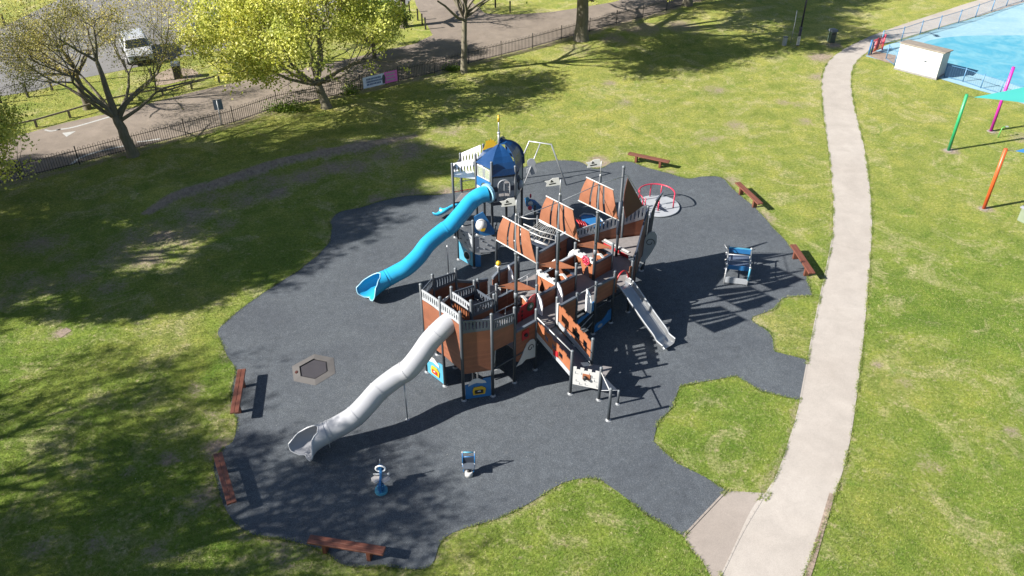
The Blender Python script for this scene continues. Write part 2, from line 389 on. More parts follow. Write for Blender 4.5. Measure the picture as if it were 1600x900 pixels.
# scar of the little grass bank
scar = smooth_line(px_line([(225, 335), (262, 318), (300, 303), (345, 291), (385, 277), (430, 262), (480, 250), (530, 241), (580, 228), (650, 213)]), 6)
SC = np.array([(p.x, p.y) for p in scar])
def ground_height(X, Y):
    best = np.full(X.shape, 1e9); side = np.zeros(X.shape); par = np.zeros(X.shape)
    for i in range(len(SC) - 1):
        a, b = SC[i], SC[i + 1]; d = b - a; L2 = d @ d
        t = np.clip(((X - a[0]) * d[0] + (Y - a[1]) * d[1]) / L2, 0, 1)
        dx, dy = X - (a[0] + t * d[0]), Y - (a[1] + t * d[1]); dist = np.hypot(dx, dy)
        m = dist < best
        best = np.where(m, dist, best); side = np.where(m, d[0] * dy - d[1] * dx, side); par = np.where(m, (i + t) / (len(SC) - 1), par)
    s = np.where(side > 0, best, -best)          # + = far side of the scar
    fade = np.clip(par * 6, 0, 1) * np.clip((1 - par) * 6, 0, 1); fade *= ((par > 0) & (par < 1))
    h = np.where(s > 0, .34 * np.exp(-(s / 1.7) ** 2), .34 * np.clip(1 + s / .3, 0, 1) * 1.0)
    return h * fade, best, s
xs = np.concatenate([np.linspace(-260, -45, 24)[:-1], np.arange(-45, 45.01, .28), np.linspace(45, 260, 24)[1:]])
ys = np.concatenate([np.linspace(-60, 10, 12)[:-1], np.arange(10, 72.01, .28), np.linspace(72, 420, 30)[1:]])
GX, GY = np.meshgrid(xs, ys)
GH, GD, GS = ground_height(GX, GY)
dirt = np.zeros(GX.shape)
def blob(px, py, r, s=.6):
    global dirt
    c = at(px, py); dirt = np.maximum(dirt, s * np.exp(-((GX - c.x) ** 2 + (GY - c.y) ** 2) / (r * r)))
def strip(poly, w, s):
    global dirt
    for p in poly:
        dirt = np.maximum(dirt, s * np.exp(-((GX - p.x) ** 2 + (GY - p.y) ** 2) / (w * w)))
dirt = np.where(((GH > .0) & (GD < 1.2)), np.maximum(dirt, .75 * np.exp(-(np.minimum(GD, 99) / .34) ** 2)), dirt)
for a in [(342, 700, .7), (262, 718, .45), (200, 738, .35), (330, 700, .4), (95, 520, .5), (640, 304, 1.0), (590, 312, .7), (700, 300, .9), (940, 262, 1.1, .75), (935, 250, .7), (1045, 272, .6), (1140, 282, .7), (1190, 338, .8), (1285, 90, 1.2, .7), (1278, 120, .9), (1300, 70, 1.0), (1486, 236, .5, .8), (1540, 327, .4, .8), (1552, 207, .4, .8), (1580, 676, .35, .7), (1000, 44, 2.2, .55), (960, 60, 1.8, .5), (900, 78, 1.6, .5), (1060, 40, 2.0, .55), (1250, 165, .9, .45), (1255, 190, .8, .45), (1150, 195, 1.0, .42), (1120, 142, 1.2, .5), (1110, 215, 1.4, .4), (950, 130, .6, .6), (975, 160, .8, .5), (1460, 110, .5), (1370, 570, .3), (1225, 160, .8, .4), (400, 830, .7, .5), (330, 770, .6, .5), (355, 560, .5, .6), (310, 610, .6, .4), (375, 590, .35, .6), (620, 220, 1.5, .45), (560, 262, 1.6, .5), (640, 240, 1.3, .5), (420, 290, 1.8, .5), (330, 310, 1.2, .45), (250, 350, 1.2, .4), (180, 390, 1.3, .42), (130, 430, 1.2, .42), (40, 440, 1.3, .45), (1600, 215, 1, .5), (1130, 775, .2), (300, 340, 1.6, .56), (480, 275, 1.2, .6), (520, 262, 1.2, .6), (430, 300, 1.0, .6), (250, 372, 1.2, .58), (640, 232, 1.2, .6), (590, 245, 1.3, .5), (660, 228, 1.3, .45), (380, 310, 1.4, .5), (210, 370, 1.4, .45), (160, 410, 1.4, .4), (90, 450, 1.2, .45), (20, 470, 1.0, .5), (500, 240, .5, .55), (100, 400, 1.0, .4), (60, 380, 1.5, .5), (230, 400, 1.6, .5), (290, 370, 1.3, .5), (350, 350, 1.2, .45), (170, 450, 1.0, .45), (560, 232, 1.0, .55), (700, 205, 1.3, .45), (330, 650, .7, .45), (300, 790, .7, .45), (150, 850, .6, .5), (60, 860, .7, .5), (240, 860, .5, .5), (440, 870, .6, .5), (1590, 640, .9, .4), (1450, 720, .8, .38), (1420, 600, .6, .36), (1150, 650, .5, .3)]:
    blob(*a)
strip(road_near, .5, .55); strip(road_far, .22, .35)
strip(smooth_line(px_line([(-60, 303), (33, 283), (125, 260), (291, 215), (366, 195), (434, 172), (564, 144), (623, 130), (680, 117), (732, 102), (783, 89), (832, 77), (877, 64), (921, 51), (963, 39), (1041, 19)]), 12), .45, .52)
strip(path_poly, .30, .42)
strip(rubber, .24, .42)
strip(spur_poly, .25, .4)
nv = GX.size; nx, ny = len(xs), len(ys)
me = bpy.data.meshes.new('ground')
co = np.stack([GX.ravel(), GY.ravel(), GH.ravel()], 1).astype(np.float32)
idx = np.arange(nv).reshape(ny, nx)
q = np.stack([idx[:-1, :-1], idx[:-1, 1:], idx[1:, 1:], idx[1:, :-1]], -1).reshape(-1, 4)
me.vertices.add(nv); me.vertices.foreach_set('co', co.ravel())
me.loops.add(q.size); me.loops.foreach_set('vertex_index', q.ravel().astype(np.int32))
me.polygons.add(len(q)); me.polygons.foreach_set('loop_start', np.arange(0, q.size, 4, dtype=np.int32)); me.polygons.foreach_set('loop_total', np.full(len(q), 4, dtype=np.int32))
me.update(); me.validate()
at_ = me.attributes.new('dirt', 'FLOAT', 'POINT'); at_.data.foreach_set('value', dirt.ravel().astype(np.float32))
me.materials.append(M['grass'])
ground = bpy.data.objects.new('ground', me); COL.objects.link(ground); props(ground, kind='structure')

rv = [(p.x, p.y, .006) for p in road_near] + [(p.x, p.y, .006) for p in road_far]
rm = bpy.data.meshes.new('road'); rm.from_pydata(rv, [], [(i, i + 1, 91 + i, 90 + i) for i in range(89)]); rm.update(); rm.materials.append(M['road'])
ro = bpy.data.objects.new('road', rm); COL.objects.link(ro); props(ro, kind='structure')
sheet('road', side_poly, .009, M['road'])
sheet('car_park', cp_poly, .010, M['carpark'])
sheet('path', path_poly, .014, M['path'])
sheet('path', spur_poly, .010, M['spur'])
sheet('rubber_surface', rubber, .018, M['rubber'])
sheet('pool_deck', pool_poly, .020, M['pooldeck'])
sheet('pool_basin', basin_poly, .026, M['pooldeep'])
sheet('path', px_line([(1352, 86), (1366, 80), (1404, 88), (1398, 100), (1385, 98)]), .032, M['soil'])
# concrete edging along the path
def edging(pts, w, z, mat, name):
    mb = MB(); P = pts
    for i in range(len(P) - 1):
        d = (P[i + 1] - P[i]); L = d.length
        if L < 1e-4: continue
        mb.box(((P[i] + P[i + 1]) / 2 + V(0, 0, z / 2)), (L + .01, w, z), math.atan2(d.y, d.x))
    o = mb.build(name, mat); props(o, kind='structure'); return o
edging(smooth_line(px_line([(1100, 945), (1128, 897), (1160, 832), (1197, 770)]), 6), .05, .022, M['path'], 'path_edging')
edging(smooth_line(px_line([(1068, 838), (1100, 804), (1135, 767)]), 4), .06, .03, M['spur'], 'path_edging')
edging(smooth_line(px_line([(1300, 772), (1283, 830), (1262, 900), (1240, 945)]), 6), .16, .02, M['soil'], 'path_edging')
edging(smooth_line(px_line([(1250, 626), (1262, 562), (1276, 490), (1291, 420), (1300, 375)]), 6), .05, .022, M['path'], 'path_edging')
# painted lines on the road
def stripe(pts, w, name='road_marking', z=.012):
    P = smooth_line(px_line(pts), 6); L = []; Rr = []
    for i, p in enumerate(P):
        d = (P[min(i + 1, len(P) - 1)] - P[max(i - 1, 0)]).normalized(); n = V(-d.y, d.x, 0) * w / 2
        L.append(p + n); Rr.append(p - n)
    return sheet(name, L + Rr[::-1], z, M['marking'])
stripe([(88, 203), (110, 200), (140, 192), (187, 178)], .16)
stripe([(70, 203), (80, 205), (95, 202)], .14)
stripe([(110, 258), (125, 247), (150, 238), (180, 231), (205, 226)], .16)
stripe([(214, 222), (232, 220), (250, 217)], .14)
sheet('road_marking', px_line([(97, 208), (119, 205), (104, 214)]), .012, M['marking'])
sheet('path', px_line([(240, 118), (268, 106), (300, 108), (318, 118), (262, 132), (243, 134)]), .012, M['soil'])
sheet('path', px_line([(88, 521), (104, 512), (112, 517), (95, 528)]), .012, M['soil'])
# ------------------------------------------------------------------ play structure grid
GO = V(2.3656, 24.6058, 0); GA = .748536; GS_ = 1.0365
EV = V(math.cos(GA), math.sin(GA), 0); NV = V(-EV.y, EV.x, 0); UP = V(0, 0, 1)
def G(u, v, z=0.0): return GO + GS_ * (u * EV + v * NV) + UP * z
def pline(p, q):
    d = (q - p); d.z = 0; d.normalize(); return d, V(-d.y, d.x, 0)
def post(par, u, v, top, bottom=.0, r=.055, foot=True, mat='post', cap=True):
    b = G(u, v, bottom); t = G(u, v, top)
    o = MB().cyl(b, t, r, seg=12).build('post', M[mat], par)
    if cap: MB().ball(t, r * 1.12, 10, 6, .8).build('post_cap', M['cap'], o)
    if foot: MB().cyl(b, b + UP * .07, r * 1.25, r * 1.15).cyl(b, b + UP * .02, r * 1.9).build('post_foot', M['galv'], o)
    return o
def panel(par, name, a, b, za, zb, mat, th=.025, side=0.0, inset=.05, label=None, cap=None, caph=.07):
    """vertical panel between plan points a, b; za=(bottom,top) at a; zb at b"""
    p, q = G(*a), G(*b); d, n = pline(p, q); p = p + d * inset + n * side; q = q - d * inset + n * side
    pts = [p + UP * za[0], q + UP * zb[0], q + UP * zb[1], p + UP * za[1]]
    o = MB().prism(pts, n, th).build(name, M[mat], par, label)
    if cap:
        pts = [p + UP * (za[1] + .002), q + UP * (zb[1] + .002), q + UP * (zb[1] + caph), p + UP * (za[1] + caph)]
        MB().prism(pts, n, .10).build('cap_rail', M[cap], o)
    return o
def balustrade(par, a, b, za, zb, mat, n_=8, th=.03, arch=0.0, topr=.075, botr=.11, label=None, lean=0.0):
    p, q = G(*a), G(*b); d, n = pline(p, q); p = p + d * .05; q = q - d * .05; mb = MB(); n0 = n
    h_ = ((za[1] - za[0]) + (zb[1] - zb[0])) / 2; n = (n * h_ - UP * lean).normalized()
    def P(t, w):
        lo = za[0] + (zb[0] - za[0]) * t + arch * 4 * t * (1 - t); hi = za[1] + (zb[1] - za[1]) * t + arch * 2 * t * (1 - t)
        return p.lerp(q, t) + UP * (lo + (hi - lo) * w) + n0 * lean * w
    h = ((za[1] - za[0]) + (zb[1] - zb[0])) / 2; wt = 1 - topr / h; wb_ = botr / h
    K = 8
    for i in range(K):
        t0, t1 = i / K, (i + 1) / K
        mb.prism([P(t0, wt), P(t1, wt), P(t1, 1), P(t0, 1)], n, th)
        mb.prism([P(t0, 0), P(t1, 0), P(t1, wb_), P(t0, wb_)], n, th)
    for i in range(n_):
        c = (i + .5) / n_; w = .31 / n_
        # waisted slats
        mb.prism([P(c - w, wb_), P(c + w, wb_), P(c + w * .72, .5 * (wb_ + wt)), P(c + w, wt), P(c - w, wt), P(c - w * .72, .5 * (wb_ + wt))], n, th * .98)
    return mb.build('balustrade', M[mat], par, label)
def rail(par, pts, r=.018, mat='galv', name='handrail', seg=8):
    return MB().tube(pts, r, seg).build(name, M[mat], par)
def shape2d(par, name, org, ax, ay, pts, nrm, th, mat, label=None):
    return fixn(MB().prism([org + ax * x + ay * y for x, y in pts], nrm, th).build(name, M[mat], par, label))
def circ(r, k=20, cx=0, cy=0, sy=1): return [(cx + r * math.cos(2 * math.pi * i / k), cy + sy * r * math.sin(2 * math.pi * i / k)) for i in range(k)]

ship = thing('pirate_ship', 'wooden looking pirate ship climbing frame with three masts, brown sails and long grey tube slide', 'climbing frame', G(0, 1.5))
q_ = .8660254
# posts ---------------------------------------------------------------
P_ = dict(P6=(-4 - q_, .5, 3.87), P4=(-4 - q_, 1.5, 3.9), P1=(-4 - q_, 2.5, 3.9), P5=(-4, 2, 3.62), P2=(-4, 3, 3.62), P3=(-3, 3, 3.4),
          P7=(-4, 1, 3.6), P10=(-4, 0, 3.6), P11=(-3, 0, 3.35), P14=(-3, 1, 3.35), P9=(-3, 2, 3.4), P8=(-2, 3, 2.45), P13=(-1, 3, 2.45),
          P16=(-2, 0, 2.75), Q1=(-1, 0, 2.75), a=(0, 0, 2.45), b=(1, 0, 2.45), c=(2, 0, 2.45), d=(3, 0, 2.45), P15=(-1, 1, 2.75), i4=(1, 1, 2.75), i3=(3, 1, 2.75),
          P12=(-2, 2, 2.75), P17=(0, 2, 2.75), i1=(2, 2, 2.75), m0=(0, 3, 2.5), m1=(1, 3, 2.5), m2=(2, 3, 2.6), m3=(3, 3, 2.7), w2=(4.73, 2, 3.25), w1=(3.866, 2.5, 2.9), g1=(3.866, .5, 2.3))
for k, (u, v, z) in P_.items(): post(ship, u, v, z)
# masts -----------------------------------------------------------------
def flag(par, p, h, wd):
    ax = V(-1, .05, -.25).normalized(); ay = V(-.25, 0, 1).normalized()
    f = shape2d(par, 'flag', p + UP * h, ax, ay, [(0, 0), (0, .28), (.20, .30), (.34, .24), (.50, .25), (.44, .15), (.50, .04), (.30, .02)], V(.05, -1, 0), .02, 'white')
    off = V(.05, -1, 0).normalized() * .013
    for k, pts in enumerate(([(.20, .16), (.26, .26), (.32, .16)], [(.14, .08), (.38, .08), (.38, .12), (.14, .12)])):
        shape2d(f, 'flag_emblem', p + UP * h + off, ax, ay, pts, V(.05, -1, 0), .006, 'black')
    return f
MT = {-2: 6.05, 0: 6.05, 2: 6.05}
for u, top in MT.items():
    m = MB().cyl(G(u, 1), G(u, 1, top), .062, .055, 14).build('mast', M['post'], ship)
    MB().cyl(G(u, 1), G(u, 1, .03), .11).build('post_foot', M['galv'], m)
    MB().cyl(G(u, 1, 2.70), G(u, 1, 2.95), .075).build('collar', M['cap'], m); MB().cyl(G(u, 1, 4.55), G(u, 1, 4.62), .075).build('collar', M['cap'], m)
    fp = G(u, 1)
    MB().cyl(G(u, 1, top), G(u, 1, top + .10), .045, .025).cyl(G(u, 1, top + .10), G(u, 1, top + .62), .018).build('flag_pole', M['galv'], m)
    flag(m, fp, top + .42, 1)
mb_ = MB().cyl(G(3.866, 1.5), G(3.866, 1.5, 5.55), .062, .055, 14)
bm_ = mb_.build('mast', M['post'], ship); MB().ball(G(3.866, 1.5, 5.56), .07).build('post_cap', M['cap'], bm_)
MB().cyl(G(3.866, 1.5, 2.6), G(3.866, 1.5, 4.1), .085).build('collar', M['navy'], bm_)
pts = [G(-2, 1, 5.95), G(0, 1, 5.80), G(2, 1, 5.75), G(3.866, 1.5, 5.15)]
for a, b in zip(pts[:-1], pts[1:]):
    rail(ship, [a, b], .014, 'galv', 'rope_line')
# sails -----------------------------------------------------------------
def sail(u):
    g = 0.07; zt, zb = 5.76, 4.72
    vt, vb = (1.58, .36), (1.90, .02)
    def S(w, h):   # w 0..1 across (left->right), h 0..1 up
        v0 = vb[0] + (vt[0] - vb[0]) * h; v1 = vb[1] + (vt[1] - vb[1]) * h
        belly = .06 * math.sin(math.pi * h) - .05
        bow = .015 * math.sin(math.pi * h)
        v = v0 + bow * 1.6 + (v1 - bow * 1.6 - v0 - bow * 1.6) * w
        return G(u - g - belly * .7, v, zb + (zt - zb) * h)
    so_ = MB().tube([S(-.02, 0) - UP * .03, S(1.02, 0) - UP * .03], .022, 8).build('sail', M['white'], ship)
    MB().tube([S(-.03, 1) + UP * .03, S(1.03, 1) + UP * .03], .022, 8).build('boom', M['white'], so_)
    gaps = [(0, .262), (.312, .45), (.535, .628), (.69, 1.0)]
    for w0, w1 in gaps:
        K = 8; vs = []; fs = []
        for k in range(K + 1):
            h = k / K
            for w in (w0, w1):
                p = S(w, h); vs += [p - EV * .012, p + EV * .012]
        for k in range(K):
            b = 4 * k
            fs += [(b, b + 2, b + 6, b + 4), (b + 1, b + 5, b + 7, b + 3), (b, b + 4, b + 5, b + 1), (b + 2, b + 3, b + 7, b + 6)]
        fs += [(0, 1, 3, 2), (4 * K, 4 * K + 2, 4 * K + 3, 4 * K + 1)]
        fixn(MB().add(vs, fs).build('sail_plank', M['sail'], so_))
for u in (-2, 0, 2): sail(u)
# jib by the bow mast
jb = MB(); jp = [G(4.15, 1.5, 5.0), G(4.25, 1.5, 3.15), G(5.25, 1.5, 3.35)]
K = 8; prof = [jp[0] + (jp[1] - jp[0]) * (i / K) - EV * .18 * math.sin(math.pi * i / K) for i in range(K + 1)]
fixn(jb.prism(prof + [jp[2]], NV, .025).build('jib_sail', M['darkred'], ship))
rail(ship, [G(3.87, 1.5, 5.3), G(4.15, 1.5, 5.08), G(5.45, 1.5, 3.3)], .014, 'galv', 'rope_line')
rail(ship, [G(4.7, 2, 3.2), G(4.85, 1.9, 3.0), G(5.1, 1.75, 3.9)], .016, 'galv', 'flag_arm')
# decks -----------------------------------------------------------------
def deck(cells, z, mat='deck', th=.05):
    for c in cells:
        pts = [G(u, v) for u, v in c]
        MB().slab(pts, z - th, z).build('deck', M[mat], ship)
sq = lambda u, v: [(u, v), (u + 1, v), (u + 1, v + 1), (u, v + 1)]
deck([sq(-2, 0), sq(-1, 0), sq(0, 0), sq(1, 0), sq(2, 0), sq(-3, 0)], 1.55)
deck([sq(-2, 2), sq(-1, 2), sq(0, 2), sq(1, 2), sq(2, 2), sq(2, 1), sq(0, 1), sq(-2, 1)], 1.30)
deck([sq(-3, 2), sq(-3, 1)], 1.55)
deck([sq(-1, 1), sq(1, 1)], 1.55)
deck([[(3, 0), (3.866, .5), (4.2, 1.5), (3.866, 2.5), (3, 3)]], 1.55)
deck([[(3.95, .75), (5.45, 1.5), (3.95, 2.35)]], 1.85)
deck([sq(-4, 0), sq(-4, 1), [(-4 - q_, .5), (-4, 0), (-4, 1)], [(-4 - q_, .5), (-4, 1), (-4, 2), (-4 - q_, 1.5)], [(-4 - q_, 1.5), (-4, 2), (-4, 3), (-4 - q_, 2.5)]], 2.60)
deck([sq(-4, 2)], 1.55)
for u0, u1, v in ((-4, 3.6, 0.0), (-4, 3.6, 3.0), (-3, 3, 1.0), (-3, 3, 2.0)):
    MB().prism([G(u0, v, 1.19), G(u1, v, 1.19), G(u1, v, 1.245), G(u0, v, 1.245)], NV, .05).build('deck_beam', M['post'], ship)
# stern fort ---------------------------------------------------------------
W_, D_ = 'white', 'slate'  # sunward fort balustrades light grey, the rest slate: shade put into the colour
f = lambda k: P_[k][:2]
balustrade(ship, f('P1'), f('P4'), (3.30, 3.72), (3.30, 3.74), 'ltgrey', 8, arch=.03)
balustrade(ship, f('P4'), f('P6'), (3.34, 3.76), (3.34, 3.74), 'ltgrey', 8, arch=.03)
balustrade(ship, f('P6'), f('P10'), (2.98, 3.50), (2.98, 3.42), D_, 8)
balustrade(ship, f('P10'), f('P11'), (2.86, 3.34), (2.72, 3.14), D_, 9)
balustrade(ship, f('P1'), f('P2'), (3.2, 3.62), (3.1, 3.5), D_, 8)
balustrade(ship, f('P2'), f('P3'), (2.9, 3.44), (2.85, 3.28), D_, 8)
balustrade(ship, f('P5'), f('P7'), (3.08, 3.46), (3.08, 3.44), 'ltgrey', 8, arch=.03)
balustrade(ship, f('P5'), f('P9'), (2.95, 3.40), (2.85, 3.24), D_, 8)
balustrade(ship, f('P7'), f('P14'), (2.9, 3.38), (2.8, 3.2), D_, 8)
balustrade(ship, f('P9'), f('P14'), (2.7, 3.1), (2.7, 3.1), D_, 8)
panel(ship, 'hull_panel', f('P1'), f('P4'), (1.45, 3.30), (1.45, 3.30), 'hull')
panel(ship, 'hull_panel', f('P4'), f('P6'), (1.45, 3.34), (1.35, 3.34), 'hull')
panel(ship, 'hull_panel', f('P6'), f('P10'), (1.22, 2.98), (1.22, 2.98), 'hull')
panel(ship, 'hull_panel', f('P10'), f('P11'), (2.02, 2.86), (1.95, 2.72), 'hull')
panel(ship, 'hull_panel', f('P1'), f('P2'), (1.45, 3.2), (1.45, 3.1), 'hull')
panel(ship, 'hull_panel', f('P2'), f('P3'), (1.45, 2.9), (1.45, 2.85), 'hull')
panel(ship, 'inner_wall', f('P5'), f('P7'), (1.9, 3.08), (1.9, 3.08), 'orange')
panel(ship, 'inner_wall', f('P7'), f('P14'), (1.6, 2.9), (1.6, 2.8), 'hull')
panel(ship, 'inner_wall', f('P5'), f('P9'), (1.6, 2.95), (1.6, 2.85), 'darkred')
# white seat shells seen through the doorways
shape2d(ship, 'white_board', G(-4.35, 2.05, 3.02), (G(-4, 2.0) - G(-4.87, 1.9)).normalized(), UP, [(-.45, -.08), (.35, .16), (.35, .24), (-.1, .2), (-.45, .08)], NV, .03, 'white')
for k, z in enumerate((1.7, 1.95, 2.2, 2.45)):       # ladder up to the fort
    pass
# starboard hull side (v=0), port hull side (v=3)
panel(ship, 'hull_panel', (-3, 0), (-2, 0), (.95, 2.26), (.62, 2.24), 'hull', cap='slate')
cl_ax = EV
shape2d(ship, 'cloud_board', G(-2.5, -.035, 1.15), EV, UP, [(-.48, -.40), (-.2, -.42), (0, -.33), (.2, -.40), (.46, -.47), (.46, .24), (.38, .40), (.22, .44), (.05, .36), (-.08, .15), (-.2, -.07), (-.35, -.3)], NV, .025, 'white')
def curl(par, org, ax, ay, r, nrm, mat='black'):
    pts = []
    for i in range(22):
        a = -0.4 + i * .32; rr = r * (1 - i / 34); pts.append(org + ax * rr * math.cos(a) + ay * rr * math.sin(a))
    return MB().tube(pts, .012, 6).build('curl_groove', M[mat], par)
curl(ship, G(-2.30, -.055, 1.25), EV, UP, .15, NV)
rp = shape2d(ship, 'play_plate', G(-2.52, -.03, 1.95), EV, UP, [(-.16, -.20), (.16, -.20), (.16, .20), (-.16, .20)], NV, .02, 'red')
fixn(MB().cyl(G(-2.52, -.10, 1.95), G(-2.52, -.04, 1.95), .07).build('knob', M['black'], rp))
panel(ship, 'hull_panel', (-1, 0), (0, 0), (.72, 2.28), (.72, 2.26), 'hull', cap='slate')
panel(ship, 'hull_panel', (1, 0), (2, 0), (1.42, 2.20), (1.42, 2.16), 'hull', cap='slate')
panel(ship, 'hull_panel', (2, 0), (2.16, 0), (1.42, 2.2), (1.42, 2.3), 'hull', inset=.0)
panel(ship, 'hull_panel', (2.84, 0), (3, 0), (1.0, 2.25), (1.0, 2.25), 'hull', inset=.0)
panel(ship, 'hull_panel', (3, 0), (5.55, 1.47), (.75, 2.10), (1.2, 3.0), 'darkred')  # dark brown in place of hull planks, shadowed side put into the colour
panel(ship, 'hull_panel', (3, 0), (5.55, 1.47), (2.13, 2.25), (3.03, 3.14), 'navy', th=.06)
for v in (.35, .7, 1.05):
    pass
# stem post of the bow
st = [G(5.55, 1.5, 0), G(5.75, 1.5, 1.4), G(5.8, 1.5, 2.8), G(6.05, 1.5, 3.25), G(6.5, 1.5, 3.55), G(6.3, 1.5, 3.25), G(6.05, 1.5, 2.9), G(5.95, 1.5, 1.4), G(5.72, 1.5, 0)]
fixn(MB().prism(st, NV, .06).build('stem_board', M['navy'], ship))
post(ship, 5.6, 1.5, 3.15, r=.06); 
fixn(MB().prism([G(5.3, 1.36, .9), G(5.62, 1.5, .9), G(5.62, 1.5, 3.1), G(5.3, 1.36, 2.9)], NV, .05).build('stem_board', M['navy'], ship))
# cloud board at the bow
co_ = G(5.75, 1.25, 0); cax = V(.62, .78, 0).normalized(); cn = V(cax.y, -cax.x, 0)
def onY(px, py, Y):
    x = (px - 800) / FPX; y = (py - 450) / FPX; d = V(x, CT - y * ST, -(ST + y * CT)); return d * (Y / d.y) + UP * HC
cY = G(5.6, 1.4).y - .05
fixn(MB().prism([onY(px, py, cY) for px, py in [(999, 420), (1000, 398), (1004, 380), (1011, 367), (1017, 362), (1023, 362), (1026.5, 368), (1026, 380), (1018, 394), (1010, 405)]], V(0, 1, 0), .03).build('cloud_board', M['ltgrey'], ship))
curl(ship, onY(1015.5, 379, cY - .03), V(1, 0, 0), UP, .20, V(0, 1, 0))
# bow port rail with slots
balustrade(ship, (3, 3), (3.866, 2.5), (2.02, 2.45), (2.2, 2.68), 'ltgrey', 7)
balustrade(ship, (3.866, 2.5), (5.6, 1.5), (2.2, 2.68), (2.62, 3.25), 'ltgrey', 12)
panel(ship, 'hull_panel', (3, 3), (5.55, 1.53), (1.25, 2.0), (1.55, 2.6), 'hull')
panel(ship, 'hull_panel', (2, 3), (3, 3), (1.25, 2.25), (1.25, 2.3), 'hull', cap='ltgrey', caph=.3)
panel(ship, 'dark_door', (2.55, 3), (2.95, 3), (1.4, 2.2), (1.4, 2.2), 'navy', side=-.03)
shape2d(ship, 'port_hole', G(2.15, 2.96, 1.9), EV, UP, circ(.09, 16), NV, .02, 'black')
panel(ship, 'hull_panel', (1, 3), (2, 3), (1.25, 2.2), (1.25, 2.25), 'hull', cap='slate')
panel(ship, 'hull_panel', (-1, 3), (0, 3), (1.25, 2.25), (1.25, 2.3), 'hull', cap='slate', caph=.1)
panel(ship, 'hull_panel', (-2, 3), (-1.5, 3), (1.25, 2.3), (1.25, 2.2), 'hull', cap='slate', caph=.1)
panel(ship, 'hull_panel', (-1.35, 3), (-1, 3), (1.25, 2.12), (1.25, 2.25), 'hull', cap='slate', caph=.1)
panel(ship, 'hull_panel', (-3, 3), (-2, 3), (1.25, 2.8), (1.25, 2.3), 'hull', cap='slate', caph=.1)
panel(ship, 'white_board', (-1.52, 2.9), (-1.30, 2.55), (1.35, 2.0), (1.35, 2.05), 'white', inset=0)
# lantern on a port post
ln = MB(); ln.cyl(G(-1, 3, 2.47), G(-1, 3, 2.62), .05, .09)
lo_ = ln.build('lantern', M['white'], ship); MB().ball(G(-1, 3, 2.70), .10, 10, 6, 1.1).build('lantern_cap', M['yellow'], lo_)
# inner box walls
panel(ship, 'inner_wall', (-1, 1), (0, 1), (1.2, 2.20), (1.2, 2.20), 'hull', cap='navy')
panel(ship, 'inner_wall', (0, 1), (1, 1), (1.1, 2.25), (1.1, 2.20), 'hull', cap='navy')
panel(ship, 'inner_wall', (2, 1), (3, 1), (1.3, 2.25), (1.3, 2.25), 'hull', cap='navy')
panel(ship, 'inner_wall', (1, 1), (1, 2), (1.3, 2.2), (1.3, 2.2), 'hull', cap='navy')
panel(ship, 'inner_wall', (3, 1), (3, 2), (1.3, 2.2), (1.3, 2.2), 'hull', cap='navy')
panel(ship, 'inner_wall', (1, 2), (2, 2), (1.2, 2.2), (1.2, 2.2), 'hull', cap='ltgrey')
panel(ship, 'inner_wall', (-2, 2), (-1, 2), (1.2, 2.1), (1.2, 2.1), 'hull', cap='slate', caph=.04)
panel(ship, 'inner_wall', (0, 2), (1, 2), (1.2, 2.1), (1.2, 2.1), 'hull', cap='slate', caph=.04)
def flamewall(a, b):     # wall facing the sun with flame cut-outs and white scalloped cap
    p, q = G(*a), G(*b); d, n = pline(p, q); L = (q - p).length
    def X(x, z): return p + d * x * L + UP * z
    fixn(MB().prism([X(.05, 1.3), X(.13, 1.3), X(.16, 1.75), X(.30, 2.1), X(.42, 1.75), X(.50, 1.5), X(.56, 1.85), X(.70, 2.08), X(.78, 1.7), X(.82, 1.3), X(.95, 1.3), X(.95, 2.28), X(.05, 2.28)], n, .025).build('flame_wall', M['orange'], ship))
    w = MB(); pts = [X(.03, 2.28)] + [X(.97, 2.28)]
    top = [(.97, 2.36), (.9, 2.38), (.88, 2.46), (.72, 2.44), (.7, 2.37), (.55, 2.39), (.53, 2.46), (.38, 2.48), (.36, 2.40), (.2, 2.42), (.18, 2.5), (.03, 2.48)]
    fixn(w.prism(pts + [X(*t) for t in top], n, .14).build('cap_rail', M['white'], ship))
flamewall((0, 2), (0, 1)); flamewall((2, 2), (2, 1))
def spikes(u):       # lit pointed boards inside each box
    p = G(u + .52, 1.2); 
    fixn(MB().prism([p + NV * x + UP * z for x, z in [(-.16, 2.0), (-.06, 1.5), (0, 2.0 - .35), (.14, 2.28), (-.02, 2.36), (-.2, 2.26)]], EV, .03).build('flame_wall', M['orange'], ship))
    fixn(MB().prism([p + NV * x + UP * z + EV * .0 for x, z in [(.16, 2.29), (-.02, 2.37), (-.22, 2.27), (-.2, 2.33), (-.02, 2.42), (.16, 2.34)]], EV, .09).build('cap_rail', M['white'], ship))
for u in (-2, 0, 2): spikes(u)
def canopy(u):       # low brown canopy round each mast
    a, c_, d_, m_ = G(u, 2, 2.66), G(u + 1, 1, 2.56), G(u + 1, 2, 2.40), G(u + .5, 1.5, 2.52)
    mb = MB()
    for t in ((a, m_, d_), (m_, c_, d_)):
        mb.prism(list(t), (t[1] - t[0]).cross(t[2] - t[0]), .03)
    fixn(mb.build('canopy', M['orange'], ship))
for u in (-2, 0, 2): canopy(u)
def wing(u, v, s=-1, h=1.0):
    p = G(u, v); w = [(0.05, 1.45), (.34, 1.45), (.36, 2.0), (.28, 2.22), (.05, 2.45)]
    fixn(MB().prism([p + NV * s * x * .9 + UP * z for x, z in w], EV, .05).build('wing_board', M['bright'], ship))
for u, v in ((-1, 1), (0, 1), (2, 2.02), (0.45, 0.0)): 
    wing(u, v, -1 if v < 2 else 1)
wing(-.55, 3.0); wing(1, 2.02, 1)
